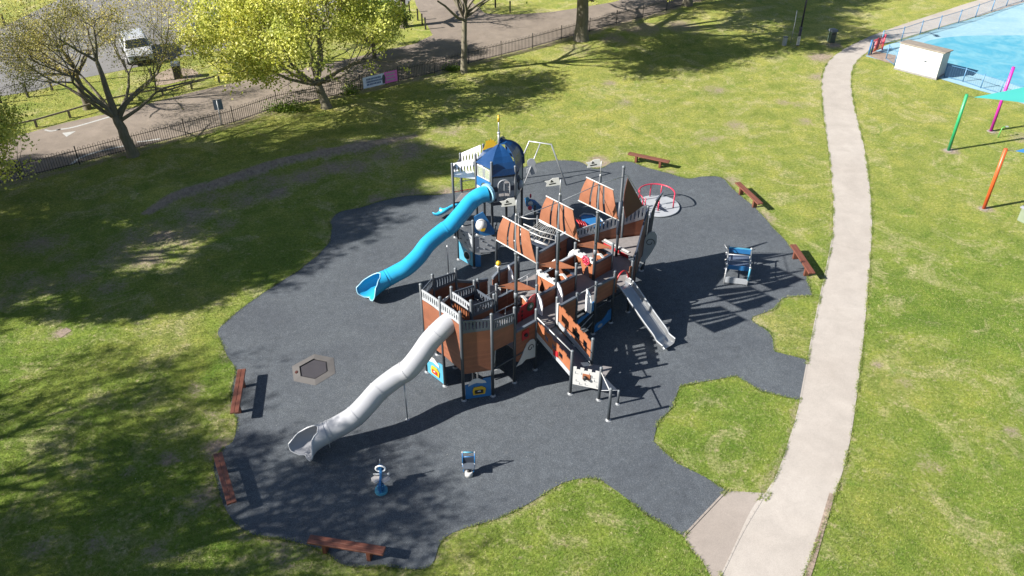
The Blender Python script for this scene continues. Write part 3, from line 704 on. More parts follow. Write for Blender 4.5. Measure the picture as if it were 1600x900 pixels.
# red navigation panel
p = G(-2, 1); d = EV
fixn(MB().prism([G(-2, 1) + d * x + UP * z for x, z in [(.07, 1.35), (.97, 1.42), (.97, 2.42), (.75, 2.40), (.62, 2.30), (.50, 2.22), (.25, 2.18), (.20, 2.02), (.07, 1.95)]], NV, .03).build('red_panel', M['red'], ship))
shape2d(ship, 'compass_dial', G(-1.33, .97, 1.98), EV, UP, circ(.17, 18), NV, .02, 'green')
shape2d(ship, 'compass_dial', G(-1.33, .95, 2.0), EV, UP, circ(.07, 12), NV, .02, 'white')
for z in (1.6, 1.78, 1.96): shape2d(ship, 'slot', G(-1.72, .975, z), EV, UP, [(-.03, -.05), (.04, -.03), (.03, .05), (-.04, .03)], NV, .015, 'black')
# railings
def guard(a, b, za, zb, n_=2, low=None):
    p, q = G(*a, za), G(*b, zb); mb = MB().tube([p, q], .018, 8)
    for i in range(1, n_): 
        c = p.lerp(q, i / n_); mb.cyl(c, V(c.x, c.y, low or 1.6), .014, seg=8)
    return mb.build('handrail', M['galv'], ship)
guard((0, 0), (1, 0), 2.34, 2.34, 2)
guard((-2, 2), (-1, 2), 2.5, 2.5, 2)
guard((-1.0, 2), (0, 2), 2.45, 2.45, 2)
guard((-3, 2), (-2, 2), 2.5, 2.5, 2)
guard((-3, 1), (-2, 1), 2.55, 2.5, 2)
guard((-3, 2), (-3, 1), 2.62, 2.58, 2)
guard((-3, 3), (-2.5, 2.6), 2.55, 2.5, 2)
rail(ship, [G(1.0, 0, 1.0), G(0, 0, .55)], .016); rail(ship, [G(1.0, 0, .62), G(0, 0, .15)], .016); rail(ship, [G(1, 0, 1.35), G(0, 0, .95)], .016)
# climbing board below the railing
fixn(MB().prism([G(0, -.02) + EV * x + UP * z for x, z in [(.08, .95), (.95, 1.2), (.95, 1.62), (.75, 1.55), (.68, 1.28), (.45, 1.2), (.3, 1.25), (.08, 1.15)]], NV, .03).build('wave_board', M['blue'], ship))
wb2 = fixn(MB().prism([G(1, -.02) + EV * x + UP * z for x, z in [(.0, .05), (.35, .06), (.75, .18), (1.0, .22), (.97, .75), (.8, .72), (.62, .52), (.45, .42), (.2, .45), (0, .35)]], NV, .03).build('wave_board', M['blue'], ship))
shape2d(ship, 'port_hole', G(1.33, -.05, .26), EV, UP, circ(.13, 14, sy=.6), NV, .02, 'ltgrey')
# steering wheel
wc = G(2.0 - .09, 1.35, 2.3); ring = [wc + (NV * math.cos(a) + UP * math.sin(a)) * .17 for a in [i * math.pi / 9 for i in range(18)]]
sw = MB().tube(ring, .03, 8, closed=True)
for k in range(8):
    a = k * math.pi / 4; dd = NV * math.cos(a) + UP * math.sin(a); sw.cyl(wc, wc + dd * .23, .018, seg=6)
sw.cyl(wc + EV * .03, wc - EV * .04, .05)
fixn(sw.build('steering_wheel', M['pink'], ship))
# red and white step on the fore deck
fixn(MB().prism([G(4.02, 2.3, 1.60), G(4.02, 1.02, 1.60), G(4.02, 1.02, 1.82), G(4.02, 2.3, 1.82)], EV, .03).build('step_riser', M['red'], ship))
MB().prism([G(4.04, 2.3, 1.86), G(4.04, 1.02, 1.86), G(4.04, 1.02, 1.90), G(4.04, 2.3, 1.90)], EV, .08).build('step_edge', M['white'], ship)
# play panels at ground level under the fort
def cloudpanel(a, b, z1, mat, plate):
    p, q = G(*a), G(*b); d, n = pline(p, q); L = (q - p).length; out = -n if (-n).dot(V(0, -1, 0)) > 0 else n
    X = lambda x, z, o=0: p + d * x * L + UP * z + out * o
    pl_ = fixn(MB().prism([X(.06, .06), X(.94, .06), X(.94, z1), X(.72, z1 - .02), X(.60, z1 - .10), X(.45, z1 - .16), X(.06, z1 - .22)], n, .03).build('play_panel', M[mat], ship))
    cp = [(.16, z1 - .28), (.20, z1 - .10), (.34, z1 + .02), (.50, z1 + .04), (.62, z1 - .04), (.74, z1 - .12), (.78, z1 - .22), (.6, z1 - .20), (.45, z1 - .16), (.3, z1 - .2)]
    fixn(MB().prism([X(x, z, .025) for x, z in cp], n, .02).build('cloud_board', M['white'], pl_))
    yp = fixn(MB().prism([X(x, z, .035) for x, z in [(.32, .22), (.72, .22), (.76, .46), (.62, .58), (.34, .56), (.30, .4)]], n, .03).build('yellow_plate', M['yellow'], pl_))
    fixn(MB().prism([X(x, z, .056) for x, z in [(.38, .28), (.66, .28), (.66, .44), (.38, .44)]], n, .02).build('slot', M['black' if plate else 'red'], pl_))
    fixn(MB().prism([X(x, z, .070) for x, z in [(.46, .38), (.58, .38), (.56, .42), (.48, .42)]], n, .02).build('slot', M['white'], pl_))
cloudpanel(f('P6'), f('P10'), .92, 'blue', True)
cloudpanel(f('P1'), f('P4'), .92, 'ltblue', False)
MB().cyl(G(-3.9, .9, .05), G(-3.9, .9, 1.9), .035).tube([G(-4.2, 1.2, .6), G(-4.3, 1.1, 1.2), G(-4.2, .9, 1.5)], .03, 8).build('climbing_pole', M['galv'], ship)
rail(ship, [G(-3.5, .6, .1), G(-3.35, .7, .6), G(-3.45, .5, 1.0), G(-3.3, .6, 1.9)], .03)
# ramp ------------------------------------------------------------------
zt, zb = 1.55, .80; vE = -1.71
MB().prism([G(-1.95, -.02, zt - .06), G(-1.05, -.02, zt - .06), G(-1.05, vE, zb - .06), G(-1.95, vE, zb - .06)], (G(-1.95, vE, zb) - G(-1.95, 0, zt)).cross(EV), .05).build('ramp_board', M['slate'], ship)
for u in (-1.0, -2.0):
    MB().prism([G(u, -.06, zt + .02), G(u, vE + .05, zb + .02), G(u, vE + .05, zb + .22), G(u, -.06, zt + .22)], EV, .04).build('ramp_stringer', M['ltgrey'], ship)
post(ship, -2, vE, 1.95); post(ship, -1, vE, 1.92); 
# jagged brick-like side walls
def brickwall(u, z0, z1, v0, v1, hgt_, holes, mat='orange'):
    K = 9; mb = MB()
    for i in range(K):
        t0, t1 = i / K, (i + 1) / K
        if i in holes:
            lo = .62
        else: lo = .0
        a0, a1 = v0 + (v1 - v0) * t0, v0 + (v1 - v0) * t1
        za, zb_ = z0 + (z1 - z0) * t0, z0 + (z1 - z0) * t1
        st_ = .07 if i % 2 else 0
        mb.prism([G(u, a0, za + hgt_ * lo), G(u, a1, zb_ + hgt_ * lo), G(u, a1, zb_ + hgt_ - .04 + st_), G(u, a0, za + hgt_ - .04 + st_)], EV, .03)
        if i in holes: mb.prism([G(u, a0, za), G(u, a1, zb_), G(u, a1, zb_ + hgt_ * .18), G(u, a0, za + hgt_ * .18)], EV, .03)
    return fixn(mb.build('ramp_wall', M[mat], ship))
brickwall(-1.0, zt + .26, zb + .26, -.08, vE + .06, .72, (1, 2, 4, 5, 7))
brickwall(-2.0, zt + .24, zb + .24, -.08, vE + .06, .50, (2, 4, 6))
MB().prism([G(-1.0, -.03, 1.6), G(-1.0, -.10, 1.6), G(-1.0, -.10, 2.55), G(-1.0, -.03, 2.55)], EV, .10).build('cap_rail', M['white'], ship)
rail(ship, [G(-2.0, -.05, 2.42), G(-2.0, vE, 1.90)], .022, 'white')
shape2d(ship, 'play_plate', G(-2.03, -1.0, 1.42), NV, UP, [(-.1, -.12), (.12, -.12), (.12, .12), (-.1, .12)], EV, .02, 'red')
# castle platform at the foot of the ramp
wR = (-1.51, -2.58); wE = (-2.01, -3.45)
MB().slab([G(-2.0, vE), G(-1.0, vE), G(-.6, -2.3), G(*wR)], .72, .78).build('deck', M['deck'], ship)
post(ship, wR[0], wR[1], 1.47); post(ship, wE[0], wE[1], 1.43); post(ship, -1.2, -3.15, .62, r=.045); 
p, q = G(-2.0, vE), G(*wR); d, n = pline(p, q); L = (q - p).length
cr = [(.05, .50), (.95, .50)]; top = []; K = 7
for i in range(K):
    t1 = .95 - .90 * i / K; t0 = .95 - .90 * (i + 1) / K; h = 1.30 if i % 2 == 0 else 1.20
    top += [(t1, h), (t0, h)]
cw = fixn(MB().prism([p + d * x * L + UP * z for x, z in cr + top], n, .03).build('castle_wall', M['white'], ship))
jo = MB()
out = -n if (-n).dot(V(0, -1, 0)) > 0 else n
for (x, z) in [(.18, .72), (.36, 1.06), (.62, 1.1), (.8, .86), (.14, 1.06), (.9, .62), (.3, .6), (.5, .62), (.72, 1.0), (.45, .8)]:
    jo.box(p + d * x * L + UP * z + out * .018, (.008, .012, .09), math.atan2(d.y, d.x)); jo.box(p + d * (x + .05) * L + UP * (z - .045) + out * .018, (.11, .012, .008), math.atan2(d.y, d.x))
jo.build('brick_joint', M['slate'], cw)
pl_ = fixn(MB().prism([p + d * x * L + UP * z + out * .03 for x, z in [(.40, .84), (.66, .84), (.66, 1.08), (.40, 1.08)]], n, .03).build('cannon_plate', M['orange'], cw))
fixn(MB().cyl(p + d * .5 * L + UP * .95, p + d * .5 * L + UP * .95 + out * .16, .075, .06).build('cannon_barrel', M['black'], pl_))
rail(ship, [G(*wR, 1.30), G(*wE, 1.28)], .020, 'white')
sa, sb, sc_ = G(*wR, 1.25), G(-1.2, -3.1, .62), G(*wR, .45)
fixn(MB().prism([sa, sb, sc_], (sb - sa).cross(sc_ - sa), .02).build('climbing_net', M['navy'], ship))
sd_ = G(-.35, -3.0, 1.0)
rail(ship, [sc_, sb], .02, 'ltgrey')
# long grey tube slide ------------------------------------------------------
def tubeslide(par, name, ctr, r, mat, exitpts, support, flange_n, rimmat, joints, sup_top):
    P = smooth_line(ctr, 8)
    o = MB().tube(P, r, 28, caps=False).build(name, M[mat], par)
    for j in joints:
        i = int(j * (len(P) - 1)); t = (P[min(i + 1, len(P) - 1)] - P[i - 1]).normalized()
        MB().tube([P[i] - t * .022, P[i] + t * .022], r + .012, 28, smooth=False).build('joint_ring', M[mat], o)
    # flange plate on the wall
    fn = flange_n; MB().tube([P[0] - fn * .10, P[0] + fn * .02], r + .075, 28, smooth=False).build('flange', M[rimmat], o)
    # flared exit
    E_ = smooth_line(exitpts, 10); n = len(E_); K = 36; Rw = 12; vs = []; fs = []; rim = []
    cl = [0]
    for a_, b_ in zip(E_[:-1], E_[1:]): cl.append(cl[-1] + (b_ - a_).length)
    def Lmax(a):
        a = abs(math.degrees(a)); T = [(0, .86), (25, .95), (50, 1.0), (75, .94), (100, .72), (130, .42), (155, .20), (180, .14)]
        for (x0, y0), (x1, y1) in zip(T[:-1], T[1:]):
            if a <= x1: u = (a - x0) / (x1 - x0); u = u * u * (3 - 2 * u); return y0 + (y1 - y0) * u
        return .14
    for w in range(Rw + 1):
        for k in range(K):
            a = -math.pi + 2 * math.pi * k / K; l = w / Rw * Lmax(a); x = l * cl[-1]; i = 0
            while i < n - 2 and cl[i + 1] < x: i += 1
            c = E_[i].lerp(E_[i + 1], (x - cl[i]) / max(1e-6, cl[i + 1] - cl[i]))
            t = (E_[min(i + 2, n - 1)] - E_[max(i - 1, 0)]).normalized(); side = t.cross(UP).normalized(); up = side.cross(t)
            rr = r * (1 + .36 * l ** 1.6)
            vs.append(c + (side * math.sin(a) * (1 + .12 * l) - up * math.cos(a)) * rr + up * (rr - r) * .9)
            if w == Rw: rim.append(vs[-1])
    for w in range(Rw):
        for k in range(K): q2 = (k + 1) % K; fs.append((w * K + k, w * K + q2, (w + 1) * K + q2, (w + 1) * K + k))
    sc = MB().add(vs, fs, True).build('slide_exit', M[mat], o)
    so2 = sc.modifiers.new('solid', 'SOLIDIFY'); so2.thickness = .02; so2.offset = 0
    MB().tube(rim, .026, 8, closed=True).build('rim', M[rimmat], o)
    b, tz = support
    sp = MB().cyl(b, V(b.x, b.y, sup_top), .025, seg=8); sp.cyl(b, b + UP * .03, .07)
    sp.build('support_post', M['galv'], o)
    e0 = exitpts[0]
    MB().cyl(V(e0.x, e0.y, 0), V(e0.x, e0.y, e0.z - r), .022, seg=8).build('support_post', M['galv'], o)
    return o
M['slide_rim'] = paint('pale_rim', (.66, .68, .72), .4, .05)
M['slide_rimb'] = paint('pale_blue_rim', (.35, .66, .85), .35, .05)
gc = [at(706, 501, 3.08), at(692, 512, 2.95), at(672.5, 532, 2.62), at(655.7, 556, 2.28), at(639, 576, 2.0), at(621, 588, 1.78), at(593.6, 609, 1.50), at(573.5, 631, 1.28), at(554.6, 650, 1.06), at(531, 665, .86), at(511, 675, .74)]
tubeslide(ship, 'tube_slide', gc, .355, 'slide_grey', [gc[-1], at(497, 682, .66), at(484, 690, .56), at(474, 699, .48), at(467, 707, .43)], (at(637, 656), 0), -EV, 'slide_rim', (.16, .44, .62, .80, .985), 1.60)
# straight stainless slide ---------------------------------------------------
s0 = G(2.5, 0.0, 1.50); ex = at(1042, 541, .12); dv = (ex - s0); dvh = V(dv.x, dv.y, 0).normalized(); L = V(dv.x, dv.y, 0).length
prof = [(-.12, 1.55), (.1, 1.55), (.30, 1.48), (.9, 1.10), (1.6, .66), (2.1, .38), (L - .25, .22), (L, .17), (L + .08, .16)]
sidev = V(-dvh.y, dvh.x, 0)
C_ = smooth_line([V(s0.x, s0.y, 0) + dvh * x + UP * z for x, z in prof], 5)
vs = []; fs = []; sec = [(-.34, .20), (-.31, .20), (-.27, .02), (-.17, -.02), (.17, -.02), (.27, .02), (.31, .20), (.34, .20)]
for i, c in enumerate(C_):
    fl = 1 + .12 * max(0, (i / (len(C_) - 1) - .85) / .15)
    for x, z in sec: vs.append(c + sidev * x * fl + UP * z)
k8 = len(sec)
for i in range(len(C_) - 1):
    for k in range(k8 - 1): fs.append((i * k8 + k, i * k8 + k + 1, (i + 1) * k8 + k + 1, (i + 1) * k8 + k))
ss = fixn(MB().add(vs, fs, False).build('straight_slide', M['steel'], ship)); md = ss.modifiers.new('solid', 'SOLIDIFY'); md.thickness = .02
for s_ in (-1, 1): MB().tube([c + sidev * s_ * .345 + UP * .20 for c in C_], .028, 8).build('slide_side', M['ltgrey'], ss)
MB().cyl(V(C_[-8].x, C_[-8].y, 0), C_[-8], .03).build('support_post', M['galv'], ss)
ar = [s0 + sidev * (.36 * math.cos(a)) + UP * (.08 + .62 * math.sin(a)) - dvh * .03 for a in [i * math.pi / 12 for i in range(13)]]
MB().tube(ar, .035, 8).build('entry_arch', M['red'], ship)
# ------------------------------------------------------------------ lighthouse tower
TA = (2.49, 7.27)
tower = thing('lighthouse_tower', 'lighthouse play tower with blue roof, arched window and long bright blue tube slide', 'play tower', G(TA[0] + q_, TA[1] + .5))
T_ = dict(A=(TA[0], TA[1], 4.05), L=(TA[0], TA[1] + 1, 4.05), B=(TA[0] + q_, TA[1] - .5, 3.75), C=(TA[0] + 2 * q_, TA[1], 3.75), D=(TA[0] + 2 * q_, TA[1] + 1, 3.75), K=(TA[0] + q_, TA[1] + 1.5, 4.05),
          N0=(TA[0] - q_, TA[1] + 1.5, 3.72), N1=(TA[0], TA[1] + 2, 3.72), Z=(.66, 6.38, 2.35), Y=(.60, 7.3, 2.3), X=(1.43, 5.85, 1.78))
for k, (u, v, z) in T_.items(): post(tower, u, v, z)
tf = lambda k: T_[k][:2]
def tp(k, z=0): return G(*tf(k), z)
hexa_ = ['A', 'B', 'C', 'D', 'K', 'L']
MB().slab([tp(k) for k in hexa_], 2.12, 2.17).build('deck', M['deck'], tower)
MB().slab([tp(k) for k in ('L', 'K', 'N1', 'N0')], 1.75, 1.80).build('deck', M['deck'], tower)
# roof : six-sided bulging cap
ctr = (tp('A') + tp('B') + tp('C') + tp('D') + tp('K') + tp('L')) / 6; ctr.z = 0
AZ = 4.46
eave = {('L', 'A'): (3.72, 3.72), ('A', 'B'): (3.40, 3.42), ('B', 'C'): (3.42, 3.45), ('C', 'D'): (3.45, 3.5), ('D', 'K'): (3.5, 3.72), ('K', 'L'): (3.72, 3.72)}
rf = None
for (a, b), (za, zb) in eave.items():
    pa, pb = tp(a, za), tp(b, zb); ap = ctr + UP * AZ; K = 6; vs = []; fs = []
    flat = (a, b) in (('L', 'A'), ('K', 'L'), ('D', 'K')); mid_ = (a, b) == ('A', 'B')
    for i in range(K + 1):
        t = i / K
        if flat: k = 1 - t
        else: k = (math.cos(t * math.pi / 2) ** (1.1 if mid_ else .8)) if t < 1 else 0
        for e_ in (pa, pb):
            xy = V(ctr.x + (e_.x - ctr.x) * 1.04 * k, ctr.y + (e_.y - ctr.y) * 1.04 * k, 0)
            z = e_.z + (AZ + (.14 if not flat and not mid_ and 0 < t < 1 else 0) - e_.z) * (t if flat else math.sin(t * math.pi / 2) ** (1.0 if mid_ else .85))
            vs.append(xy + UP * z)
        m_ = (vs[-2] + vs[-1]) / 2; vs.insert(len(vs) - 1, m_ + UP * (.0 if flat else -.03))
    for i in range(K):
        for j in range(2): fs.append((i * 3 + j, i * 3 + j + 1, (i + 1) * 3 + j + 1, (i + 1) * 3 + j))
    o = MB().add(vs, fs, False).build('roof_panel', M['roofblue'], tower)
    fixn(o); s_ = o.modifiers.new('solid', 'SOLIDIFY'); s_.thickness = .02
# dark profile boards standing proud on hips
def hip(k, flat):
    e_ = tp(k, eave[('A', 'B')][0]); pts = []
    d = V(e_.x - ctr.x, e_.y - ctr.y, 0)
    z0 = 3.36
    out_ = [];  in_ = []
    for i in range(9):
        t = i / 8; kk = math.cos(t * math.pi / 2) ** .8 if i < 8 else 0
        z = z0 + (AZ + .12 - z0) * math.sin(t * math.pi / 2) ** .85
        out_.append(V(ctr.x, ctr.y, 0) + d * (kk * 1.10 + .02) + UP * (z + .06)); in_.append(V(ctr.x, ctr.y, 0) + d * (kk * .98) + UP * (z - .02))
    n = V(-d.y, d.x, 0)
    mb = MB()
    for i in range(8): mb.prism([in_[i], out_[i], out_[i + 1], in_[i + 1]], n, .03)
    fixn(mb.build('roof_rib', M['roofblue'], tower))
hip('C', False); hip('D', False)
# finial pole
fp = MB().cyl(ctr + UP * 4.40, ctr + UP * 4.95, .055, .045).cyl(ctr + UP * 4.9, ctr + UP * 5.0, .06).cyl(ctr + UP * 4.95, ctr + UP * 5.50, .026).build('finial_pole', M['galv'], tower)
MB().cyl(ctr + UP * 5.46, ctr + UP * 5.72, .045, .05).ball(ctr + UP * 5.72, .05).build('finial_tip', M['yellow'], fp)
# yellow sun emblem above the left eave
sd1 = (tp('L') - ctr).normalized(); so_ = (tp('L', 3.75) + (ctr + UP * 4.98)) / 2 + UP * .06
ax = ((ctr + UP * 4.98) - tp('L', 3.75)).normalized(); ay = UP
sp_ = [(-.42, .0)]
for i in range(13):
    a = math.pi - i * math.pi / 12; r_ = .36 if i % 2 else .22
    sp_.append((r_ * math.cos(a) * 1.0, .04 + r_ * math.sin(a)))
sp_ += [(.42, 0), (.40, -.10), (-.42, -.10)]
sY = ctr.y + .12
pts = [onY(px, py, sY) for px, py in [(754, 234.5), (757, 230), (759, 224), (758.5, 219.5), (762, 221), (763, 218.5), (765.5, 220), (767, 215.5), (769, 219.5), (772, 218), (772, 221.5), (775.5, 220.5), (774, 225), (779, 224), (778.5, 227.5), (766, 230.5)]]
se = fixn(MB().prism(pts, V(0, 1, 0), .04).build('sun_emblem', M['yellow'], tower))
# front window wall A-B, in slices so that the arch opening is real
def windowwall(ka, kb):
    p, q = tp(ka), tp(kb); d, n = pline(p, q); L = (q - p).length; out = -n if (-n).dot(V(0, -1, 0)) > 0 else n
    X = lambda x, z, o=0: p + d * x * L + UP * z + out * o
    z0, z1 = 2.12, 3.28; cx, w, za = .52, .25, 2.95
    arch = [(cx + w * math.cos(a), za + .22 * math.sin(a)) for a in [i * math.pi / 10 for i in range(11)]]
    for side, c in (('l', 1), ('r', 0)):
        pass
    right = [(cx + w, z0)] + [(.95, z0), (.95, z1), (cx, z1)] + arch[:6][::-1]
    left = [(cx - w, z0), (.05, z0), (.05, z1), (cx, z1)] + arch[5:]
    for pts in (right, left): fixn(MB().prism([X(*t) for t in pts], n, .03).build('window_wall', M['ltgrey'], tower))
    for (xa, xb, a, b) in ((.06, .26, 2.62, 2.86), (.78, .94, 2.62, 2.86), (.06, .2, 2.15, 2.30), (.8, .94, 2.15, 2.30)):
        fixn(MB().prism([X(xa, a, .022), X(xb, a, .022), X(xb, b, .022), X(xa, b, .022)], n, .012).build('navy_block', M['navy'], tower))
    fr = MB(); pp = [X(cx - w, z0 + .02, .03)] + [X(*t, .03) for t in arch[::-1]] + [X(cx + w, z0 + .02, .03)]
    fr.tube(pp, .028, 6, closed=True); fr.cyl(X(cx, z0, .03), X(cx, za + .2, .03), .02, seg=6); fr.cyl(X(cx - w, 2.55, .03), X(cx + w, 2.55, .03), .02, seg=6)
    fo = fr.build('window_frame', M['ltgrey'], tower)
    MB().prism([X(cx - w, z0), X(cx + w, z0)] + [X(*t) for t in arch], n, .008).build('pane', M['clear'], fo)
    fixn(MB().prism([X(.04, z1 + .004), X(.96, z1 + .004), X(.96, z1 + .14), X(.04, z1 + .14)], n, .04).build('eave_board', M['navy'], tower))
windowwall('A', 'B')
panel(tower, 'tower_wall', tf('A'), tf('B'), (1.95, 2.10), (1.95, 2.10), 'navy')
# B-C wall with round bubbles
p, q = tp('B'), tp('C'); d, n = pline(p, q); L = (q - p).length; out = V(d.y, -d.x, 0)
fixn(MB().prism([p + d * x * L + UP * z for x, z in [(.05, 2.05), (.95, 2.30), (.95, 3.40), (.80, 3.40), (.05, 3.0)]], n, .03).build('bubble_wall', M['ltgrey'], tower))
for x, z, r_ in ((.36, 2.98, .14), (.58, 2.60, .24)):
    rg = [p + d * x * L + UP * z + out * .03 + (d * math.cos(a) + UP * math.sin(a)) * r_ for a in [i * math.pi / 10 for i in range(20)]]
    bo = MB().tube(rg, .03, 6, closed=True).build('bubble_ring', M['navy'], tower)
    MB().ball(p + d * x * L + UP * z + out * .02, r_ * .85, 14, 8).build('clear_bubble', M['ltgrey'] if r_ > .2 else M['navy'], bo)
panel(tower, 'tower_wall', tf('C'), tf('D'), (2.12, 3.3), (2.12, 3.3), 'navy')
# slide wall L-A
p, q = tp('L'), tp('A'); d, n = pline(p, q); L = (q - p).length; out = -EV
X = lambda x, z, o=0: p + d * x * L + UP * z + out * o
hc, hz, hr = .60, 2.62, .30
def ringpoly(a0, a1): return [(hc + hr / L * math.cos(a), hz + hr * math.sin(a)) for a in [a0 + (a1 - a0) * i / 8 for i in range(9)]]
fixn(MB().prism([X(*t) for t in [(.05, 2.0), (.95, 2.0), (.95, 2.62)] + ringpoly(0, -math.pi) + [(.05, 2.62)]], n, .03).build('slide_wall', M['white'], tower))
fixn(MB().prism([X(*t) for t in [(.95, 2.625), (.95, 3.05), (.05, 3.05), (.05, 2.625)] + ringpoly(math.pi, 0)], n, .03).build('slide_wall', M['blue'], tower))
wf = MB().tube([X(.12, 3.10), X(.88, 3.10), X(.88, 3.62), X(.12, 3.62)], .03, 6, closed=True).build('window_frame', M['white'], tower)
MB().prism([X(.12, 3.10), X(.88, 3.10), X(.88, 3.62), X(.12, 3.62)], n, .008).build('pane', M['clear'], wf)
bc = [at(761, 302.5, 2.65), at(750, 305.5, 2.62), at(736.6, 315, 2.45), at(721.5, 333, 2.20), at(704, 352.8, 1.92), at(690.4, 362.6, 1.76), at(669, 381, 1.52), at(653.8, 400.6, 1.26), at(636.3, 417, 1.04), at(618, 427.5, .86), at(604.8, 434.5, .74)]
tubeslide(tower, 'tube_slide', bc, .355, 'slide_blue', [bc[-1], at(593, 441, .64), at(583, 447.5, .55), at(575, 453.5, .48), at(569, 459, .43)], (at(701, 428), 0), -EV, 'slide_rimb', (.47, .985), 1.45)
# side bay : white slatted screens
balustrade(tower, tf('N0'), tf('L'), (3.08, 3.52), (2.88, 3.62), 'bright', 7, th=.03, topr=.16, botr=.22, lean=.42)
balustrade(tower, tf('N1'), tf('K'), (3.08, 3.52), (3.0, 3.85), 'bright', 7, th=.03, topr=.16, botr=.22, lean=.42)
balustrade(tower, tf('N0'), tf('N1'), (3.1, 3.52), (3.1, 3.52), 'slate', 6, th=.03, topr=.1, botr=.1)
rail(tower, [tp('N0', 2.35), tp('L', 2.42)], .02, 'pink'); rail(tower, [tp('N1', 2.35), tp('K', 2.42)], .02, 'galv')
panel(tower, 'clear_screen', tf('N0'), tf('N1'), (1.85, 2.5), (1.85, 2.5), 'clear', th=.01)
# lower climbing boards with grips
def rockboard(ka, kb, z0, z1):
    p, q = tp(ka), tp(kb); d, n = pline(p, q); L = (q - p).length; out = -n if (-n).dot(V(0, -1, 0)) > 0 else n
    o = fixn(MB().prism([p + d * x * L + UP * z for x, z in [(.06, z0), (.5, z0 - .04), (.94, z0), (.94, z1 - .08), (.62, z1 + .05), (.45, z1 - .02), (.06, z1)]], n, .03).build('climbing_board', M['ltgrey'], tower))
    for x, z, a in [(.2, .3, .5), (.4, .7, -.4), (.62, .45, .3), (.78, .75, -.2), (.82, .25, .5), (.3, .9, .1), (.5, .2, -.5)]:
        c = p + d * x * L + UP * (z0 + (z1 - z0) * z) + out * .03
        MB().tube([c - d * .07 - UP * .03 * a, c + UP * .03, c + d * .08 + UP * .05 * a], [.006, .022, .006], 6).build('hand_grip', M['slate'], o)
    return o
rockboard('Z', 'X', .78, 1.55); rockboard('Y', 'Z', .95, 1.62)
panel(tower, 'climbing_board', tf('X'), tf('B'), (.75, 1.5), (.75, 1.5), 'ltgrey')
p, q = tp('Z'), tp('X'); d, n = pline(p, q); L = (q - p).length; out = -n if (-n).dot(V(0, -1, 0)) > 0 else n
nb = fixn(MB().prism([p + d * x * L + UP * z for x, z in [(.06, 1.78), (.5, 1.58), (.94, 1.62), (.94, 1.80), (.45, 2.75), (.06, 2.55)]], n, .03).build('bubble_wall', M['blue'], tower))
bc_ = p + d * .36 * L + UP * 2.13 + out * .03
rg = [bc_ + (d * .8 * math.cos(a) + UP * math.sin(a)) * .27 for a in [i * math.pi / 10 for i in range(20)]]
MB().tube(rg, .03, 6, closed=True).build('bubble_ring', M['white'], nb)
MB().ball(bc_ - out * .0, .24, 14, 8).build('clear_bubble', M['white'], nb)
fixn(MB().prism([bc_ + out * .22 + d * x + UP * z for x, z in [(-.05, -.16), (.10, -.18), (.16, -.05), (.05, 0), (-.02, -.04)]], n, .02).build('yellow_plate', M['yellow'], nb))
# blue panel at the ground
p, q = tp('Y'), tp('Z'); d, n = pline(p, q); L = (q - p).length; out = -EV
X = lambda x, z, o=0: p + d * x * L + UP * z + out * o
pb = fixn(MB().prism([X(*t) for t in [(.05, .08), (.95, .05), (.95, .72), (.70, .80), (.5, .88), (.05, 1.02)]], n, .03).build('play_panel', M['ltblue'], tower))
fixn(MB().prism([X(*t, .025) for t in [(.30, .86), (.42, 1.02), (.60, .98), (.75, .84), (.82, .70), (.6, .74)]], n, .02).build('cloud_board', M['ltgrey'], pb))
rg = [X(.60, .48, .03) + (d * .9 * math.cos(a) + UP * math.sin(a)) * .20 for a in [i * math.pi / 10 for i in range(20)]]
MB().tube(rg, .03, 6, closed=True).build('bubble_ring', M['white'], pb)
MB().ball(X(.60, .48, 0), .17, 14, 8).build('clear_bubble', M['black'], pb)
panel(tower, 'play_panel', tf('Z'), (.9, 6.2), (.05, .72), (.05, .6), 'blue', inset=.02)
# odds and ends under the tower
MB().ball(G(1.6, 7.0, .55), .26, 14, 8).cyl(G(1.6, 7.0, 0), G(1.6, 7.0, .4), .04).build('black_bowl', M['black'], tower)
for k in range(3): rail(tower, [G(2.0 + .25 * k, 6.6 + .2 * k, .05), G(2.0 + .25 * k, 6.6 + .2 * k, 1.3)], .025, 'post', 'climbing_pole')
# small slide on the left
a0 = at(722, 322, 1.15); a1 = at(682, 334, .22); dd = V(a1.x - a0.x, a1.y - a0.y, 0); L = dd.length; dd.normalize(); sdv = V(-dd.y, dd.x, 0)
C2 = smooth_line([V(a0.x, a0.y, 0) + dd * x * L + UP * z for x, z in [(0, 1.25), (.3, .95), (.6, .52), (.85, .27), (1.0, .24)]], 5)
vs = []; fs = []; sec = [(-.30, .18), (-.24, .10), (-.2, .0), (.2, .0), (.24, .10), (.30, .18)]
for c in C2:
    for x, z in sec: vs.append(c + sdv * x + UP * z)
for i in range(len(C2) - 1):
    for k in range(5): fs.append((i * 6 + k, i * 6 + k + 1, (i + 1) * 6 + k + 1, (i + 1) * 6 + k))
ob = fixn(MB().add(vs, fs, True).build('small_slide', M['slide_blue'], tower)); m_ = ob.modifiers.new('solid', 'SOLIDIFY'); m_.thickness = .035
